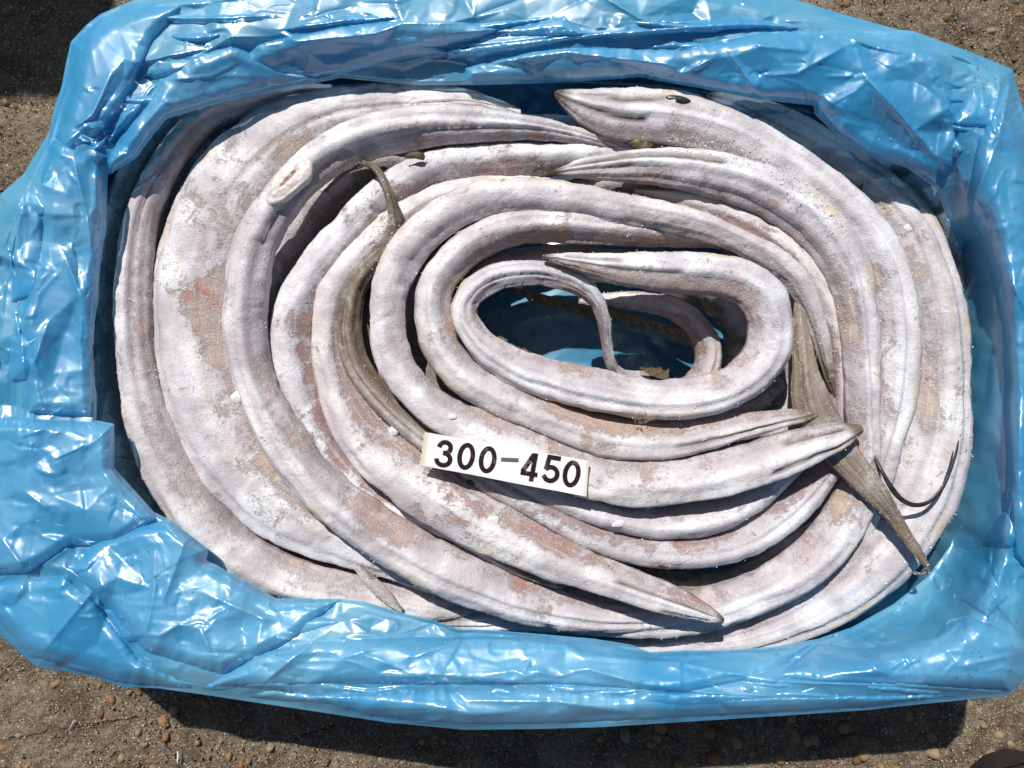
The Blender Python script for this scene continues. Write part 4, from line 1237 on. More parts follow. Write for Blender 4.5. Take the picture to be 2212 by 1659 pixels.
def blob_img(seed, sx, sy, ang=0.0, ridges=None, ramp=1.0):
    """crumple: random heights over a triangulation, linearly joined, as an image on the survey grid"""
    r = np.random.default_rng(seed)
    x0, x1, y0, y1 = -160, 2380, -160, 1760
    res = 3
    W, H = int((x1 - x0) / res) + 1, int((y1 - y0) / res) + 1
    ca, sa = math.cos(ang), math.sin(ang)
    R = 1800
    gx = np.arange(-R, R, sx); gy = np.arange(-R, R, sy)
    GX, GY = np.meshgrid(gx, gy, indexing='ij')
    GX = GX + r.uniform(-.48, .48, GX.shape) * sx; GY = GY + r.uniform(-.48, .48, GY.shape) * sy
    X = 1106 + GX * ca - GY * sa; Y = 830 + GX * sa + GY * ca
    ok = (X > x0 - 60) & (X < x1 + 60) & (Y > y0 - 60) & (Y < y1 + 60)
    X, Y = X[ok], Y[ok]
    Hh = r.uniform(-1, 1, len(X))
    P = [(a, b) for a, b in zip(X, Y)]; Hs = list(Hh)
    edges = []
    if ridges:
        keep = np.ones(len(X), bool)
        for rd in ridges:
            A = np.array(rd, float)
            for i in range(len(A) - 1):
                p, qv = A[i], A[i + 1]
                dd = qv - p
                t = np.clip(((X - p[0]) * dd[0] + (Y - p[1]) * dd[1]) / (dd @ dd), 0, 1)
                dist = np.hypot(X - p[0] - t * dd[0], Y - p[1] - t * dd[1])
                keep &= dist > 14
        P = [p for p, k_ in zip(P, keep) if k_]; Hs = [h for h, k_ in zip(Hs, keep) if k_]
        for rd in ridges:
            idx = []
            for j, p in enumerate(rd):
                P.append(tuple(map(float, p)))
                Hs.append(1.0 if 0 < j < len(rd) - 1 or len(rd) == 2 else 0.5)
                idx.append(len(P) - 1)
            edges += list(zip(idx[:-1], idx[1:]))
    vo, eo, fo, ov, oe, of = delaunay_2d_cdt([Vector(p) for p in P], edges, [], 0, 1e-4)
    hv = []
    for i, o_ in enumerate(ov):
        hv.append(Hs[o_[0]] if len(o_) else 0.9)
    vo = np.array([v[:] for v in vo]); hv = np.array(hv)
    img = np.zeros((W, H))
    for f in fo:
        a, b, c = vo[f[0]], vo[f[1]], vo[f[2]]
        ia = max(0, int((min(a[0], b[0], c[0]) - x0) / res)); ib = min(W - 1, int((max(a[0], b[0], c[0]) - x0) / res) + 1)
        ja = max(0, int((min(a[1], b[1], c[1]) - y0) / res)); jb = min(H - 1, int((max(a[1], b[1], c[1]) - y0) / res) + 1)
        if ib < ia or jb < ja: continue
        gx_ = x0 + np.arange(ia, ib + 1) * res; gy_ = y0 + np.arange(ja, jb + 1) * res
        GX_, GY_ = np.meshgrid(gx_, gy_, indexing='ij')
        den = (b[1] - c[1]) * (a[0] - c[0]) + (c[0] - b[0]) * (a[1] - c[1])
        if abs(den) < 1e-9: continue
        l1 = ((b[1] - c[1]) * (GX_ - c[0]) + (c[0] - b[0]) * (GY_ - c[1])) / den
        l2 = ((c[1] - a[1]) * (GX_ - c[0]) + (a[0] - c[0]) * (GY_ - c[1])) / den
        l3 = 1 - l1 - l2
        msk = (l1 >= -1e-6) & (l2 >= -1e-6) & (l3 >= -1e-6)
        hh = l1 * hv[f[0]] + l2 * hv[f[1]] + l3 * hv[f[2]]
        sub = img[ia:ib + 1, ja:jb + 1]
        sub[msk] = hh[msk]
    return img, x0, y0, res


def sample(im, X, Y):
    img, x0, y0, res = im
    fx = np.clip((X - x0) / res, 0, img.shape[0] - 1.001); fy = np.clip((Y - y0) / res, 0, img.shape[1] - 1.001)
    ix, iy = fx.astype(int), fy.astype(int)
    tx, ty = fx - ix, fy - iy
    return (img[ix, iy] * (1 - tx) * (1 - ty) + img[ix + 1, iy] * tx * (1 - ty) + img[ix, iy + 1] * (1 - tx) * ty + img[ix + 1, iy + 1] * tx * ty)


IM_H = blob_img(1, 210, 46, 0.05, RIDGES)
IM_V = blob_img(2, 38, 160, 0.05, RIDGES)
IM_I = blob_img(3, 74, 74, 0.4, RIDGES)
IM_S = blob_img(4, 30, 22, 0.9)
IM_SH = blob_img(5, 90, 20, -0.1)
IM_SV = blob_img(6, 19, 80, 0.1)
IM_H2 = blob_img(7, 240, 52, -0.06)
IM_V2 = blob_img(8, 44, 170, -0.08)
IM_I2 = blob_img(9, 84, 84, 0.2)


def crease_image(seed, lines):
    """sharp narrow creases: a cusp along each line, fading towards its ends"""
    r = np.random.default_rng(seed)
    x0, x1, y0, y1, res = -160, 2380, -160, 1760, 2
    W, H = int((x1 - x0) / res) + 1, int((y1 - y0) / res) + 1
    img = np.zeros((W, H))
    for ln, amp, wd in lines:
        A = np.array(ln, float)
        tot = np.sum(np.hypot(*np.diff(A, axis=0).T)); run = 0
        for i in range(len(A) - 1):
            p, d = A[i], A[i + 1] - A[i]
            L = math.hypot(*d)
            if L < 1: continue
            m = wd * 5
            ia = max(0, int((min(p[0], p[0] + d[0]) - m - x0) / res)); ib = min(W - 1, int((max(p[0], p[0] + d[0]) + m - x0) / res) + 1)
            ja = max(0, int((min(p[1], p[1] + d[1]) - m - y0) / res)); jb = min(H - 1, int((max(p[1], p[1] + d[1]) + m - y0) / res) + 1)
            if ib <= ia or jb <= ja: continue
            GX, GY = np.meshgrid(x0 + np.arange(ia, ib) * res, y0 + np.arange(ja, jb) * res, indexing='ij')
            t = np.clip(((GX - p[0]) * d[0] + (GY - p[1]) * d[1]) / (L * L), 0, 1)
            dist = np.hypot(GX - p[0] - t * d[0], GY - p[1] - t * d[1])
            al = (run + t * L) / tot
            fade = np.clip(1.15 * np.sin(np.pi * np.clip(0.06 + 0.88 * al, 0, 1)) ** 0.6, 0, 1)
            side = np.sign((GX - p[0]) * d[1] - (GY - p[1]) * d[0])
            asym = np.where(side > 0, 1.0, 1.9)
            v = amp * fade * np.exp(-dist * asym / wd)
            sub = img[ia:ib, ja:jb]
            img[ia:ib, ja:jb] = np.where(np.abs(v) > np.abs(sub), v, sub)
            run += L
    return img, x0, y0, res


def make_creases():
    r = np.random.default_rng(123)
    lines = [(ln, 0.0021, 9.0) for ln in RIDGES]
    def add(cx, cy, an, L, amp, wd):
        n = 4
        pts = []
        x, y = cx - math.cos(an) * L / 2, cy - math.sin(an) * L / 2
        for k in range(n):
            pts.append((x, y))
            a2 = an + r.normal(0, 0.22)
            x += math.cos(a2) * L / (n - 1); y += math.sin(a2) * L / (n - 1)
        lines.append((pts, amp, wd))
    for _ in range(46): add(r.uniform(380, 1900), r.uniform(-20, 200), r.normal(-0.06, 0.16), r.uniform(60, 320), r.uniform(-0.0014, 0.0019), r.uniform(4, 10))
    for _ in range(50): add(r.uniform(480, 2050), r.uniform(1370, 1560), r.normal(0.02, 0.16), r.uniform(60, 320), r.uniform(-0.0014, 0.0019), r.uniform(4, 10))
    for _ in range(26): add(r.uniform(0, 205), r.uniform(420, 900), r.normal(1.5, 0.25), r.uniform(60, 220), r.uniform(-0.0014, 0.0019), r.uniform(4, 9))
    for _ in range(26): add(r.uniform(2100, 2220), r.uniform(200, 1350), r.normal(1.6, 0.25), r.uniform(60, 240), r.uniform(-0.0014, 0.0019), r.uniform(4, 9))
    for (bx, by, sx, sy, n) in ((230, 200, 90, 110, 26), (300, 1250, 170, 110, 36), (1900, 230, 130, 110, 26), (2060, 1410, 120, 60, 24), (110, 1030, 90, 90, 10)):
        for _ in range(n): add(r.normal(bx, sx), r.normal(by, sy), r.uniform(0, 3.14), r.uniform(30, 120), r.uniform(-0.0013, 0.0018), r.uniform(4, 8))
    return crease_image(1, lines)


IM_C = make_creases()


def crumple(X, Y, alt=False):
    """height in metres"""
    wv = np.maximum(smooth((330 - X) / 160), smooth((X - 2020) / 90))          # left and right: upright folds
    wi = np.maximum(np.maximum(smooth((420 - X) / 180) * smooth((420 - Y) / 160), smooth((480 - X) / 200) * smooth((Y - 1080) / 140)),
                    np.maximum(smooth((X - 1780) / 160) * smooth((480 - Y) / 200), smooth((X - 1850) / 180) * smooth((Y - 1250) / 80)))
    wv = wv * (1 - wi)
    wh = 1 - wv - wi
    a = sample(IM_H2 if alt else IM_H, X, Y); b = sample(IM_V2 if alt else IM_V, X, Y); c = sample(IM_I2 if alt else IM_I, X, Y)
    big = a * wh * 0.0040 + b * wv * 0.0034 + c * (wi * 0.0048 + wh * 0.0016 + wv * 0.0012)
    off = 37 if alt else 0
    sm = sample(IM_SH, X + off, Y) * wh + sample(IM_SV, X + off, Y) * wv + sample(IM_S, X + off, Y) * wi
    msk = smooth((vnoise(X / 110 + off, Y / 70) - 0.12) * 2.6)
    fine = sample(IM_S, X + 91 + off, Y + 33)
    msk2 = smooth((vnoise(X / 60 + 7 + off, Y / 45 + 3) - 0.38) * 4)
    return big + sm * (0.0002 + 0.0017 * msk) + fine * 0.0017 * msk2 + sample(IM_C, X, Y) * (0.6 if alt else 1.0)


INN = resample(np.array(INNER, float), 2000, closed=True)
OUT = np.array(OUTER, float)
OUTr = resample(OUT, 2000, closed=True)


def seg_dist(X, Y, poly, val=None):
    """distance to closed polyline (+ value carried along it)"""
    A = np.asarray(poly, float); B = np.roll(A, -1, axis=0)
    best = np.full(X.shape, 1e9); bv = np.zeros(X.shape)
    for i in range(len(A)):
        d = B[i, :2] - A[i, :2]
        t = np.clip(((X - A[i, 0]) * d[0] + (Y - A[i, 1]) * d[1]) / (d @ d + 1e-9), 0, 1)
        ds = np.hypot(X - A[i, 0] - t * d[0], Y - A[i, 1] - t * d[1])
        m = ds < best
        best = np.where(m, ds, best)
        if A.shape[1] > 2: bv = np.where(m, A[i, 2] * (1 - t) + B[i, 2] * t, bv)
    return best, bv


def base_z(X, Y):
    di, zi = seg_dist(X, Y, INNER)
    do, _ = seg_dist(X, Y, OUTER)
    v = di / (di + do + 1e-6)
    zi = zi / 1000
    zr = 0.1585
    zo = 0.146
    up = zi + (zr - zi) * smooth(v / 0.6)
    dn = zr + (zo - zr) * smooth((50 - do) / 60) * (v > 0.6)
    return np.where(v < 0.6, up, dn), di, do, v


def over_rim(X, Y, Z):
    """film cannot sink through the carton's rim"""
    d, _ = seg_dist(X, Y, CART_D)
    fl = 0.1535 - 0.03 * smooth((d - 5) / 30)
    return np.where((d < 30), np.maximum(Z, fl), Z)


def bag_material(name='blue_polythene', dens=0.60, wet=0.0):
    m = NT(name)
    v = m.obj()
    n1 = m.noise(m.mapping(v, (1, 2, 3), (1, 1, 1)), 26, 5, 0.6, 0.6)
    n2 = m.noise(v, 130, 4, 0.55, 1.2)
    cr = m.voro(v, 75, 'DISTANCE_TO_EDGE')
    crm = m.math('MULTIPLY', m.ramp(cr, 0.0, 0.12, 1, 0), m.ramp(m.noise(v, 22, 3), 0.55, 0.66))
    h = m.math('ADD', m.math('MULTIPLY', n2, 0.35), m.math('MULTIPLY', crm, 0.5))
    nrm = m.bump(h, 0.0004, 0.6)
    milky = m.ramp(m.noise(v, 9, 5, 0.6, 0.6), 0.35, 0.72, 0.0, 1.0)
    colr = m.mix(milky, (0.060, 0.555, 1.0), (0.27, 0.715, 1.0))
    dif = m.n('ShaderNodeBsdfDiffuse'); m.setv(dif.inputs[0], colr); m.l(nrm, dif.inputs['Normal'])
    trl = m.n('ShaderNodeBsdfTranslucent'); m.setv(trl.inputs[0], m.mix(milky, (0.10, 0.62, 0.95), (0.26, 0.70, 0.95))); m.l(nrm, trl.inputs['Normal'])
    s1 = m.n('ShaderNodeMixShader'); s1.inputs[0].default_value = 0.34
    m.l(dif.outputs[0], s1.inputs[1]); m.l(trl.outputs[0], s1.inputs[2])
    tr = m.n('ShaderNodeBsdfTransparent'); tr.inputs[0].default_value = (0.46, 0.64, 0.74, 1)
    s2 = m.n('ShaderNodeMixShader')
    m.setv(s2.inputs[0], m.math('ADD', dens - 0.06, m.math('MULTIPLY', milky, 0.14)))
    m.l(tr.outputs[0], s2.inputs[1]); m.l(s1.outputs[0], s2.inputs[2])
    gl = m.n('ShaderNodeBsdfGlossy'); gl.inputs[0].default_value = (1, 1, 1, 1)
    m.setv(gl.inputs['Roughness'], m.ramp(m.noise(v, 40, 3), 0.35, 0.65, 0.14, 0.24)); m.l(nrm, gl.inputs['Normal'])
    gs = m.n('ShaderNodeBsdfGlossy'); gs.inputs[0].default_value = (1, 1, 1, 1)
    gs.inputs['Roughness'].default_value = 0.46
    gm = m.n('ShaderNodeMixShader'); gm.inputs[0].default_value = 0.5
    m.l(gl.outputs[0], gm.inputs[1]); m.l(gs.outputs[0], gm.inputs[2])
    fr = m.n('ShaderNodeFresnel'); fr.inputs[0].default_value = 1.55; m.l(nrm, fr.inputs['Normal'])
    fac = m.math('MINIMUM', m.math('MULTIPLY', fr.outputs[0], 2.4), 0.15)
    s3 = m.n('ShaderNodeMixShader'); m.l(fac, s3.inputs[0])
    m.l(s2.outputs[0], s3.inputs[1]); m.l(gm.outputs[0], s3.inputs[2])
    m.l(s3.outputs[0], m.out.inputs[0])
    return m.m


M_BAG = bag_material()
bag = empty('plastic_bag', (0.01, 0.0, 0.012))
tag(bag, 'crumpled translucent blue plastic bag lining the carton and folded over its rim', 'plastic bag')


def align_outer(inner, outer):
    """pair inner samples with outer samples by angle so the rungs do not cross"""
    c = np.array([1106, 800])
    def ang(P): return np.unwrap(np.arctan2(P[:, 1] - c[1], (P[:, 0] - c[0]) * 0.72))
    ai, ao = ang(inner), ang(outer)
    k = int(np.argmin(np.abs(((ao - ai[0] + np.pi) % (2 * np.pi)) - np.pi)))
    outer = np.roll(outer, -k, axis=0)
    ao = ang(outer)
    ao = ao + 2 * np.pi * round((ai[0] - ao[0]) / (2 * np.pi))
    tot = 2 * np.pi * np.sign(ai[-1] - ai[0])
    # monotone blend of angle pairing and arc pairing
    n = len(inner)
    ai_m = np.maximum.accumulate(ai * np.sign(tot)) ; ao_m = np.maximum.accumulate(ao * np.sign(tot))
    ao_e = np.r_[ao_m, ao_m[0] + 2 * np.pi]; idx = np.arange(n + 1)
    t = np.interp(ai_m, ao_e, idx)
    t = 0.85 * t + 0.15 * (np.arange(n))
    ox = np.r_[outer[:, 0], outer[0, 0]]; oy = np.r_[outer[:, 1], outer[0, 1]]
    kk = 47
    tp = np.r_[t[-kk:] - n, t, t[:kk] + n]
    t = np.convolve(tp, np.ones(kk) / kk, 'same')[kk:-kk]
    t = np.mod(t, n)
    return np.stack([np.interp(t, idx, ox), np.interp(t, idx, oy)], 1)


def build_bag_ring():
    O = align_outer(INN, OUTr)
    nv = 140
    v = np.linspace(0, 1, nv)
    X = INN[:, None, 0] * (1 - v) + O[:, None, 0] * v
    Y = INN[:, None, 1] * (1 - v) + O[:, None, 1] * v
    Z, di, do, vv = base_z(X, Y)
    cr = crumple(X, Y)
    Z = Z + cr * (0.35 + 0.65 * smooth(di / 25)) * (0.4 + 0.6 * smooth(do / 15))
    Z = over_rim(X, Y, Z)
    Z = Z - 0.004 * (1 - smooth(di / 9)) * (Z > 0.12)
    wx, wy = PW(X, Y, Z)
    V = np.stack([wx, wy, Z], -1)
    # skirt hanging outside the carton
    rows = [V]
    edge = V[:, -1]
    cen = np.array([0.01, 0.0])
    for k in range(1, 9):
        e2 = edge.copy()
        s = k / 8
        e2[:, :2] = cen + (e2[:, :2] - cen) * (1 + 0.012 * math.sin(s * 3.1) - 0.05 * s * s)
        e2[:, 2] = edge[:, 2] * (1 - s) + s * (0.045 + 0.012 * vnoise(np.arange(len(edge)) / 60.0, np.zeros(len(edge))))
        e2[:, :2] += 0.0012 * np.stack([vnoise(edge[:, 0] * 60 + s * 4, edge[:, 1] * 60), vnoise(edge[:, 0] * 60 + 9, edge[:, 1] * 60 + s * 4)], 1)
        rows.append(e2[:, None])
    V = np.concatenate(rows, 1)
    mesh_from('folded_rim', V.reshape(-1, 3), grid_faces(V.shape[0], V.shape[1], closed_u=True), M_BAG, bag)


build_bag_ring()


def inside(X, Y, poly):
    A = np.asarray(poly, float)
    r = np.zeros(X.shape, bool)
    j = len(A) - 1
    for i in range(len(A)):
        xi, yi, xj, yj = A[i, 0], A[i, 1], A[j, 0], A[j, 1]
        c = ((yi > Y) != (yj > Y)) & (X < (xj - xi) * (Y - yi) / (yj - yi + 1e-12) + xi)
        r ^= c
        j = i
    return r


def fold_sheet(poly, lift, seed, roll=0.004, spacing=3.6, name='fold', droop_edge=9):
    """a loose fold of film lying on the rim: polygon in survey px"""
    P = np.array(poly, float)
    # roughen the outline a little
    R = resample(P, max(60, int(sum(np.hypot(*(np.roll(P, -1, 0) - P).T)) / spacing)), closed=True)
    r = np.random.default_rng(seed)
    jit = np.convolve(np.r_[r.normal(0, 1, len(R))], np.ones(3) / 3, 'same')
    R = R + np.stack([jit, np.roll(jit, 7)], 1) * 0.9
    x0, y0 = R.min(0); x1, y1 = R.max(0)
    GX, GY = np.meshgrid(np.arange(x0, x1, spacing), np.arange(y0, y1, spacing * 0.87), indexing='ij')
    GX = GX + (np.arange(GX.shape[1]) % 2)[None] * spacing / 2
    GX, GY = GX.ravel(), GY.ravel()
    ok = inside(GX, GY, R)
    GX, GY = GX[ok], GY[ok]
    dd, _ = seg_dist(GX, GY, R)
    ok = dd > spacing * 0.6
    GX, GY = GX[ok], GY[ok]
    n = len(R)
    pts = [Vector((a, b)) for a, b in R] + [Vector((a, b)) for a, b in zip(GX, GY)]
    edges = [(i, (i + 1) % n) for i in range(n)]
    vo, eo, fo, *_ = delaunay_2d_cdt(pts, edges, [], 1, 1e-5)
    V = np.array([v[:] for v in vo])
    bz, di, do, vv = base_z(V[:, 0], V[:, 1])
    dd, _ = seg_dist(V[:, 0], V[:, 1], R)
    z = bz + crumple(V[:, 0] + seed * 61, V[:, 1] + seed * 23, True) * 0.35 + crumple(V[:, 0], V[:, 1]) * 0.8 + lift * smooth(dd / 30) ** 0.7 - roll * (1 - smooth(dd / droop_edge))
    z = over_rim(V[:, 0], V[:, 1], z) + 0.0025
    wx, wy = PW(V[:, 0], V[:, 1], z)
    F = np.array([f[:3] for f in fo if len(f) == 3])
    mesh_from(name, np.stack([wx, wy, z], 1), F[:, ::-1], M_BAG, bag)


FOLDS = [
    ([(480, 150), (560, 90), (740, 50), (870, 40), (1000, 42), (1100, 62), (1040, 85), (900, 125), (740, 160), (600, 180), (480, 190)], .005),
    ([(960, 105), (1100, 85), (1240, 70), (1400, 58), (1480, 45), (1600, 35), (1700, 50), (1760, 66), (1620, 66), (1460, 77), (1300, 84), (1180, 102), (1050, 127), (960, 132)], .005),
    ([(1000, 142), (1060, 128), (1150, 105), (1300, 97), (1474, 102), (1640, 68), (1800, 66), (1974, 69), (2030, 130), (2065, 240), (2070, 290), (2060, 370), (2022, 402), (1958, 358), (1874, 332), (1808, 288), (1764, 240), (1757, 224), (1641, 213), (1541, 196), (1474, 184), (1380, 167), (1240, 177), (1100, 181), (1000, 182)], .006),
    ([(236, 378), (296, 340), (343, 274), (360, 254), (457, 224), (600, 192), (700, 170), (600, 130), (500, 95), (427, 115), (345, 170), (310, 230), (250, 300), (225, 350)], .006),
    ([(-40, 905), (30, 898), (120, 905), (207, 909), (246, 915), (246, 1010), (331, 1106), (341, 1124), (250, 1180), (150, 1183), (60, 1240), (-40, 1250)], .009),
    ([(147, 1229), (210, 1160), (300, 1130), (343, 1124), (367, 1122), (449, 1186), (446, 1210), (531, 1256), (595, 1292), (740, 1293), (640, 1380), (480, 1460), (310, 1410), (207, 1290)], .009),
    ([(433, 1490), (567, 1405), (680, 1382), (860, 1375), (1004, 1374), (1171, 1375), (1284, 1384), (1404, 1411), (1474, 1408), (1674, 1400), (1767, 1386), (1661, 1465), (1474, 1500), (1200, 1480), (900, 1482), (737, 1480), (560, 1485)], .006),
    ([(1767, 1385), (1870, 1400), (2020, 1370), (2050, 1340), (2090, 1330), (2174, 1366), (2240, 1390), (2235, 1455), (2184, 1496), (1974, 1483), (1758, 1476), (1661, 1465)], .007),
    ([(112, 296), (200, 330), (231, 379), (227, 500), (213, 600), (200, 746), (206, 850), (200, 903), (60, 895), (40, 700), (90, 500), (85, 380)], .006),
    ([(153, 95), (215, 40), (300, 10), (400, 10), (330, 90), (290, 190), (230, 280), (150, 340), (115, 290), (140, 180)], .005),
    ([(2085, 430), (2110, 300), (2180, 170), (2215, 260), (2245, 420), (2255, 700), (2255, 1000), (2235, 1250), (2190, 1200), (2170, 1000), (2150, 870), (2150, 700), (2120, 560)], .007),
    ([(-40, 1260), (60, 1250), (140, 1240), (200, 1290), (300, 1420), (430, 1495), (250, 1478), (160, 1448), (60, 1420), (-20, 1330)], .005),
    ([(620, 1500), (900, 1492), (1200, 1490), (1474, 1508), (1800, 1500), (2100, 1498), (1874, 1530), (1474, 1554), (1171, 1568), (1000, 1570), (800, 1550)], .004),
]
for i, (poly, lift) in enumerate(FOLDS):
    fold_sheet(poly, lift, i + 1)

def carton():
    C = resample(np.vstack([catmull(CART + [CART[0]], 8)]), 240, closed=False)[:-1]
    X, Y = PW(C[:, 0], C[:, 1], 0.15)
    P = np.stack([X, Y], 1)
    cen = np.array([0.01, 0])
    def off(d):
        T = np.roll(P, -1, 0) - np.roll(P, 1, 0); T /= np.linalg.norm(T, axis=1)[:, None]
        N = np.stack([T[:, 1], -T[:, 0]], 1)
        sgn = np.sign(np.sum(N * (cen - P), 1).mean())
        return P + N * sgn * d
    return P, off


cartP, cart_off = carton()


def build_carton():
    root = empty('carton', (0.01, 0, 0.0))
    tag(root, 'shallow cardboard carton holding the bag of fish, wholly wrapped by the blue plastic', 'carton')
    m = NT('corrugated_cardboard')
    v = m.obj()
    f = m.noise(m.mapping(v, scale=(1, 1, 40)), 12, 4, 0.6)
    c = m.mix(m.ramp(f, 0.35, 0.65), (0.50, 0.48, 0.45), (0.64, 0.62, 0.59))
    m.principled(c, 0.75, 0.2, m.bump(f, 0.0005))
    o, i = cartP, cart_off(0.004)
    n = len(o)
    rings = []
    for (R, zz) in ((o, 0.001), (o, 0.07), (o, 0.150), (i, 0.150), (i, 0.07), (i, 0.006)):
        rings.append(np.column_stack([R, np.full(n, zz)]))
    V = np.concatenate(rings)
    F = []
    K = len(rings)
    for k in range(K - 1):
        a = np.arange(n); b = (a + 1) % n
        F.append(np.stack([k * n + a, k * n + b, (k + 1) * n + b, (k + 1) * n + a], 1))
    mesh_from('side_wall', V, np.vstack(F), m.m, root, smooth_shade=False)
    # floor disc
    c0 = np.array([[0.01, 0, 0.005]])
    Vb = np.vstack([np.column_stack([i, np.full(n, 0.005)]), c0])
    a = np.arange(n)
    mesh_from('bottom', Vb, np.stack([a, (a + 1) % n, np.full(n, n)], 1), simple_mat('brown_kraft_board', (0.16, 0.11, 0.07), 0.8, 0.2), root, smooth_shade=False)


build_carton()


def build_liner():
    """bag inside the carton: floor and walls"""
    I = cart_off(0.009)
    n = len(I)
    I = np.column_stack([resample(np.vstack([I, I[:1]]), 901)[:-1], np.zeros(900)])
    n = 900
    rows = []
    cen = np.array([0.01, 0.0])
    prof = []
    for t in np.linspace(0, 1, 90):     # centre -> floor edge
        prof.append((t ** 0.9 * 0.985, 0.030 + 0.004 * t ** 4))
    for t in np.linspace(0.04, 1, 46):    # wall
        prof.append((0.985 + 0.015 * t, 0.034 + t * 0.112))
    V = []
    for k, (s, z) in enumerate(prof):
        R = cen + (I[:, :2] - cen) * s
        x, y = R[:, 0], R[:, 1]
        V.append(np.stack([x, y, np.full(n, z)], 1))
    V = np.stack(V, 0)
    px = V[..., 0] / sc(0.05) + 1106; py = 829.5 - V[..., 1] / sc(0.05)
    c = sample(IM_I2, px, py) * 0.004 + sample(IM_S, px, py) * 0.0008 + sample(IM_H2, px, py) * 0.002
    isw = np.array([0 if k < 90 else 1 for k in range(len(prof))])[:, None]
    V[..., 2] += c * (1 - isw)
    # walls pushed inward by folds
    th = np.arctan2(V[..., 1], V[..., 0])
    fold = 0.0026 * vnoise(th * 11, V[..., 2] * 22) + 0.0007 * vnoise(th * 34, V[..., 2] * 70)
    s = 1 - (np.abs(fold)) / 0.3 * isw
    V[..., 0] = cen[0] + (V[..., 0] - cen[0]) * s
    V[..., 1] = cen[1] + (V[..., 1] - cen[1]) * s
    mesh_from('inner_lining', V.reshape(-1, 3), grid_faces(len(prof), n, closed_v=True), M_BAG, bag)


build_liner()


# loose pleats: narrow double layers of film lying along the rim
def pleats():
    r = random.Random(21)
    spots = []
    for _ in range(13): spots.append((r.uniform(420, 1800), r.uniform(20, 165), r.uniform(-0.12, 0.04), r.uniform(130, 330), r.uniform(10, 24)))
    for _ in range(13): spots.append((r.uniform(520, 2000), r.uniform(1425, 1530), r.uniform(-0.08, 0.10), r.uniform(130, 330), r.uniform(9, 22)))
    for _ in range(10): spots.append((r.uniform(20, 190), r.uniform(430, 860), 1.45 + r.uniform(-0.25, 0.3), r.uniform(90, 190), r.uniform(10, 22)))
    for _ in range(8): spots.append((r.uniform(2130, 2200), r.uniform(350, 1250), 1.6 + r.uniform(-0.2, 0.2), r.uniform(100, 230), r.uniform(10, 22)))
    for _ in range(7): spots.append((r.uniform(170, 330), r.uniform(80, 330), r.uniform(-1.4, -0.6), r.uniform(70, 140), r.uniform(12, 28)))
    for _ in range(7): spots.append((r.uniform(80, 520), r.uniform(1180, 1400), r.uniform(-0.9, 1.5), r.uniform(70, 150), r.uniform(14, 34)))
    for _ in range(6): spots.append((r.uniform(1800, 2080), r.uniform(120, 290), r.uniform(0.2, 1.1), r.uniform(70, 160), r.uniform(12, 28)))
    for _ in range(5): spots.append((r.uniform(1850, 2150), r.uniform(1400, 1480), r.uniform(-0.5, 0.4), r.uniform(60, 140), r.uniform(10, 24)))
    inn = [(p[0], p[1]) for p in INNER]
    for k, (cx, cy, an, L, W) in enumerate(spots):
        ca, sa = math.cos(an), math.sin(an)
        pts = []
        side = r.choice((-1, 1))
        m = 9
        up, dn = [], []
        for i in range(m):
            t = -1 + 2 * i / (m - 1)
            wdt = (1 - abs(t) ** 1.6)
            up.append((t * L / 2, side * W * wdt * r.uniform(0.75, 1.15)))
            dn.append((t * L / 2, -side * W * 0.25 * wdt * r.uniform(0.4, 1.0)))
        poly = up + dn[::-1][1:-1]
        poly = [(cx + a * ca - b * sa, cy + a * sa + b * ca) for a, b in poly]
        A = np.array(poly)
        if inside(A[:, 0], A[:, 1], inn).any() or not inside(A[:, 0], A[:, 1], OUTER).all(): continue
        fold_sheet(poly, r.uniform(.002, .005), 40 + k, roll=0.0025, spacing=4.0, name='pleat', droop_edge=6)


pleats()


def overlaps():
    """broad angular doublings of the film"""
    r = random.Random(77)
    inn = [(p[0], p[1]) for p in INNER]
    spots = [(700, 110), (860, 100), (1160, 60), (1330, 130), (1560, 110), (1720, 180), (1890, 210), (2000, 330), (430, 150), (330, 215),
             (245, 110), (60, 560), (130, 640), (150, 780), (60, 780), (90, 1000), (170, 1010), (230, 1090), (90, 1160), (250, 1230), (370, 1200),
             (300, 1340), (430, 1330), (520, 1420), (640, 1340), (700, 1440), (900, 1430), (1090, 1420), (1280, 1440), (1450, 1460), (1640, 1450),
             (1820, 1440), (1960, 1430), (2080, 1400), (2130, 1300), (2160, 1150), (2180, 980), (2170, 820), (2190, 640), (2160, 480), (2120, 240), (170, 340), (90, 430), (1000, 1520), (1500, 1520), (560, 1480)]
    for k, (cx, cy) in enumerate(spots):
        horiz = 420 < cx < 2000
        L = r.uniform(110, 210) if horiz else r.uniform(60, 110)
        W = r.uniform(22, 42) if horiz else r.uniform(40, 75)
        if not horiz and 450 < cy < 1150: L, W = r.uniform(35, 60), r.uniform(80, 150)
        n = r.choice((3, 4, 4, 5))
        a0 = r.uniform(0, 6.28)
        poly = []
        for i in range(n):
            a = a0 + (i + r.uniform(-.25, .25)) * 2 * math.pi / n
            poly.append((cx + math.cos(a) * L * r.uniform(0.7, 1.1), cy + math.sin(a) * W * r.uniform(0.7, 1.1)))
        # pull stray corners back inside the film
        ok = False
        for _ in range(12):
            A = np.array(poly)
            bad = inside(A[:, 0], A[:, 1], inn) | ~inside(A[:, 0], A[:, 1], OUTER)
            dd, _z = seg_dist(A[:, 0], A[:, 1], INNER)
            bad |= dd < 8
            if not bad.any(): ok = True; break
            poly = [((x - cx) * 0.8 + cx, (y - cy) * 0.8 + cy) if b else (x, y) for (x, y), b in zip(poly, bad)]
        if ok: fold_sheet(poly, r.uniform(.0015, .004), 140 + k, roll=0.002, spacing=4.0, name='doubled_film', droop_edge=5)


overlaps()


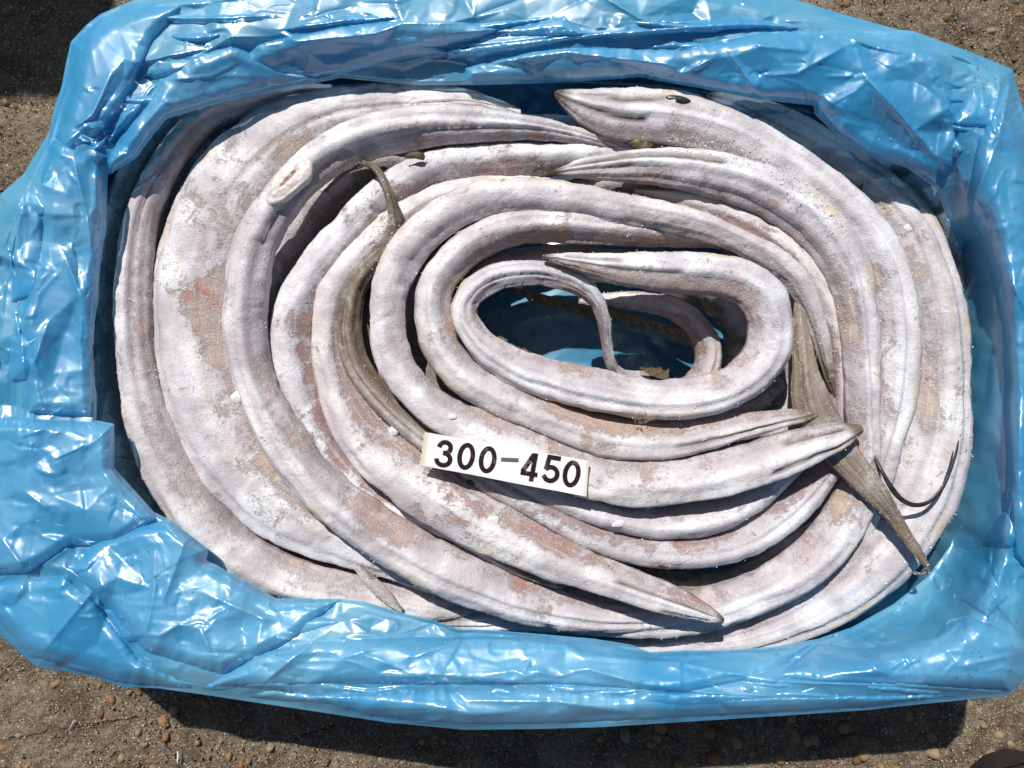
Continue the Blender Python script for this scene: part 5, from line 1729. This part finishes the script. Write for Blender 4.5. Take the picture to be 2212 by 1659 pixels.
# water drops on the film, right side and lower left
def droplets():
    zones = [((2130, 250), (45, 90), 90), ((2150, 700), (45, 260), 100), ((2110, 1250), (60, 120), 60), ((2060, 1400), (90, 60), 60), ((330, 1230), (90, 70), 70), ((1080, 1395), (160, 12), 60), ((1930, 300), (60, 40), 40)]
    V, F = [], []
    k = 0
    hemi = []
    for a in range(4):
        ph = a / 3 * math.pi / 2
        for b in range(8):
            t = b / 8 * 2 * math.pi
            hemi.append((math.cos(ph) * math.cos(t), math.cos(ph) * math.sin(t), math.sin(ph) * 0.7))
    hemi = np.array(hemi)
    f0 = grid_faces(4, 8, closed_v=True)
    Xs, Ys, Rs = [], [], []
    for (c, s, n) in zones:
        Xs.append(rng.normal(c[0], s[0], n)); Ys.append(rng.normal(c[1], s[1], n))
        Rs.append(0.00035 + 0.0011 * rng.random(n) ** 3)
    Xs, Ys, Rs = map(np.concatenate, (Xs, Ys, Rs))
    ok = ~inside(Xs, Ys, [(p[0], p[1]) for p in INNER]) & inside(Xs, Ys, OUTER)
    Xs, Ys, Rs = Xs[ok], Ys[ok], Rs[ok]
    dgr = bpy.context.evaluated_depsgraph_get()
    dgr.update()
    for x, y, r in zip(Xs, Ys, Rs):
        wx, wy = PW(x, y, 0.155)
        hit, loc, nrm, *_ = scene.ray_cast(dgr, Vector((wx, wy, 0.3)), Vector((0, 0, -1)))
        if not hit or loc.z < 0.05: continue
        V.append(hemi * r + np.array(loc[:]))
        F.append(f0 + k); k += len(hemi)
    m = NT('water')
    tr = m.n('ShaderNodeBsdfTransparent'); tr.inputs[0].default_value = (0.93, 0.97, 1, 1)
    gl = m.n('ShaderNodeBsdfGlossy'); gl.inputs['Roughness'].default_value = 0.08
    fr = m.n('ShaderNodeFresnel'); fr.inputs[0].default_value = 1.45
    mx = m.n('ShaderNodeMixShader'); m.l(m.math('MULTIPLY', fr.outputs[0], 2.0, True), mx.inputs[0])
    m.l(tr.outputs[0], mx.inputs[1]); m.l(gl.outputs[0], mx.inputs[2]); m.l(mx.outputs[0], m.out.inputs[0])
    o = mesh_from('water_drops', np.vstack(V), np.vstack(F), m.m, bag)
    o['kind'] = 'stuff'


droplets()


# ------------------------------------------------------------------ shoe at the lower right
def shoe():
    root = empty('shoe', (0.43, -0.43, 0.0))
    tag(root, 'black mesh sports shoe toe on the concrete at the lower right corner', 'shoe')
    L = 0.27
    cx, y0 = 0.432, -0.321
    n = 60
    t = np.linspace(0, 1, n)
    def half(t_):
        return 0.050 * np.sqrt(np.clip(1 - (1 - np.clip(t_ / 0.22, 0, 1)) ** 2, 0, 1)) * (1 - 0.22 * smooth((t_ - 0.35) / 0.3) + 0.05 * smooth((t_ - 0.7) / 0.2)) * np.sqrt(np.clip((1.0001 - t_) / 0.08, 0, 1))
    hw = np.maximum(half(t), 0.0008)
    th = np.linspace(0, 2 * np.pi, 36, endpoint=False)
    top = 0.040 + 0.045 * smooth((t - 0.18) / 0.5)
    V = []
    for k in range(n):
        cxk = cx + 0.008 * math.sin(t[k] * 3)
        x = cxk + hw[k] * np.cos(th)
        z = 0.022 + np.where(np.sin(th) > 0, (top[k] - 0.022) * min(1, hw[k] / 0.03), 0.004) * np.sign(np.sin(th)) * np.abs(np.sin(th)) ** 0.8
        V.append(np.stack([x, np.full(36, y0 - t[k] * L), z], 1))
    V = np.concatenate(V)
    m = NT('shoe_mesh')
    v = m.obj()
    ck = m.voro(v, 850, 'F1')
    c = m.mix(m.ramp(ck, 0.2, 0.6), (0.07, 0.075, 0.09), (0.012, 0.012, 0.014))
    m.principled(c, 0.7, 0.3, m.bump(ck, 0.0008))
    mesh_from('upper', V, grid_faces(n, 36, closed_v=True), m.m, root)
    V = []
    hs = hw + 0.0045
    prof = [(0.90, 0.001), (1.0, 0.006), (1.02, 0.016), (1.0, 0.024), (0.96, 0.027)]
    for (s, z) in prof:
        l = np.stack([cx + 0.008 * np.sin(t * 3) - hs * s, y0 + 0.004 - t * (L + 0.008), np.full(n, z)], 1)
        r = np.stack([cx + 0.008 * np.sin(t * 3) + hs * s, y0 + 0.004 - t * (L + 0.008), np.full(n, z)], 1)[::-1]
        V.append(np.vstack([l, r]))
    V = np.stack(V, 0)
    mesh_from('sole', V.reshape(-1, 3), grid_faces(len(prof), 2 * n, closed_v=True), simple_mat('sole_rubber', (0.02, 0.02, 0.022), 0.45, 0.5), root)
    # lace bands further up, out of view
    for q in range(4):
        yq = y0 - 0.09 - q * 0.016
        tt = np.linspace(-1, 1, 14)
        zq = 0.040 + 0.045 * smooth(np.full(14, ((y0 - yq) / L - 0.18) / 0.5))
        P = np.stack([cx + 0.004 + tt * 0.022, yq + tt * 0.004, zq + 0.002 - 0.006 * tt ** 2], 1)
        W = np.array([0, 0.0035, 0])
        V2 = np.stack([P - W, P + np.array([0, 0, 0.0015]), P + W], 1)
        mesh_from('lace', V2.reshape(-1, 3), grid_faces(14, 3), simple_mat('lace_cord', (0.03, 0.03, 0.03), 0.8, 0.2) if q == 0 else bpy.data.materials['lace_cord'], root)


shoe()


# ------------------------------------------------------------------ the neighbour added out of view to shade the top left corner
def shade_caster():
    root = empty('unseen_shade_carton', (-1.0, 1.05, 0))
    tag(root, 'unseen carton added beyond the top left corner to cast shade on the concrete', 'carton')
    import bmesh
    bm = bmesh.new()
    bmesh.ops.create_cube(bm, size=1)
    for v in bm.verts:
        v.co = Vector((v.co.x * 1.0, v.co.y * 0.6, (v.co.z + 0.5) * 0.8))
    bmesh.ops.bevel(bm, geom=list(bm.edges), offset=0.006, segments=2, affect='EDGES')
    me = bpy.data.meshes.new('caster_body')
    bm.to_mesh(me); bm.free()
    me.materials.append(bpy.data.materials['corrugated_cardboard'])
    o = bpy.data.objects.new('caster_body', me)
    COL.objects.link(o); o.parent = root
    bm = bmesh.new()
    bmesh.ops.create_cube(bm, size=1)
    for v in bm.verts:
        v.co = Vector((v.co.x * 1.004, v.co.y * 0.05, 0.801 + (v.co.z + 0.5) * 0.001))
    me = bpy.data.meshes.new('tape_strip')
    bm.to_mesh(me); bm.free()
    me.materials.append(simple_mat('packing_tape', (0.5, 0.4, 0.25), 0.3, 0.5))
    o = bpy.data.objects.new('tape_strip', me)
    COL.objects.link(o); o.parent = root


shade_caster()
# shadow edge check: carton front face at y=.75, height .8 -> edge on the ground at .75-.8*.69 = .198
bpy.data.objects['unseen_shade_carton'].location = (-1.045, 1.10, 0)
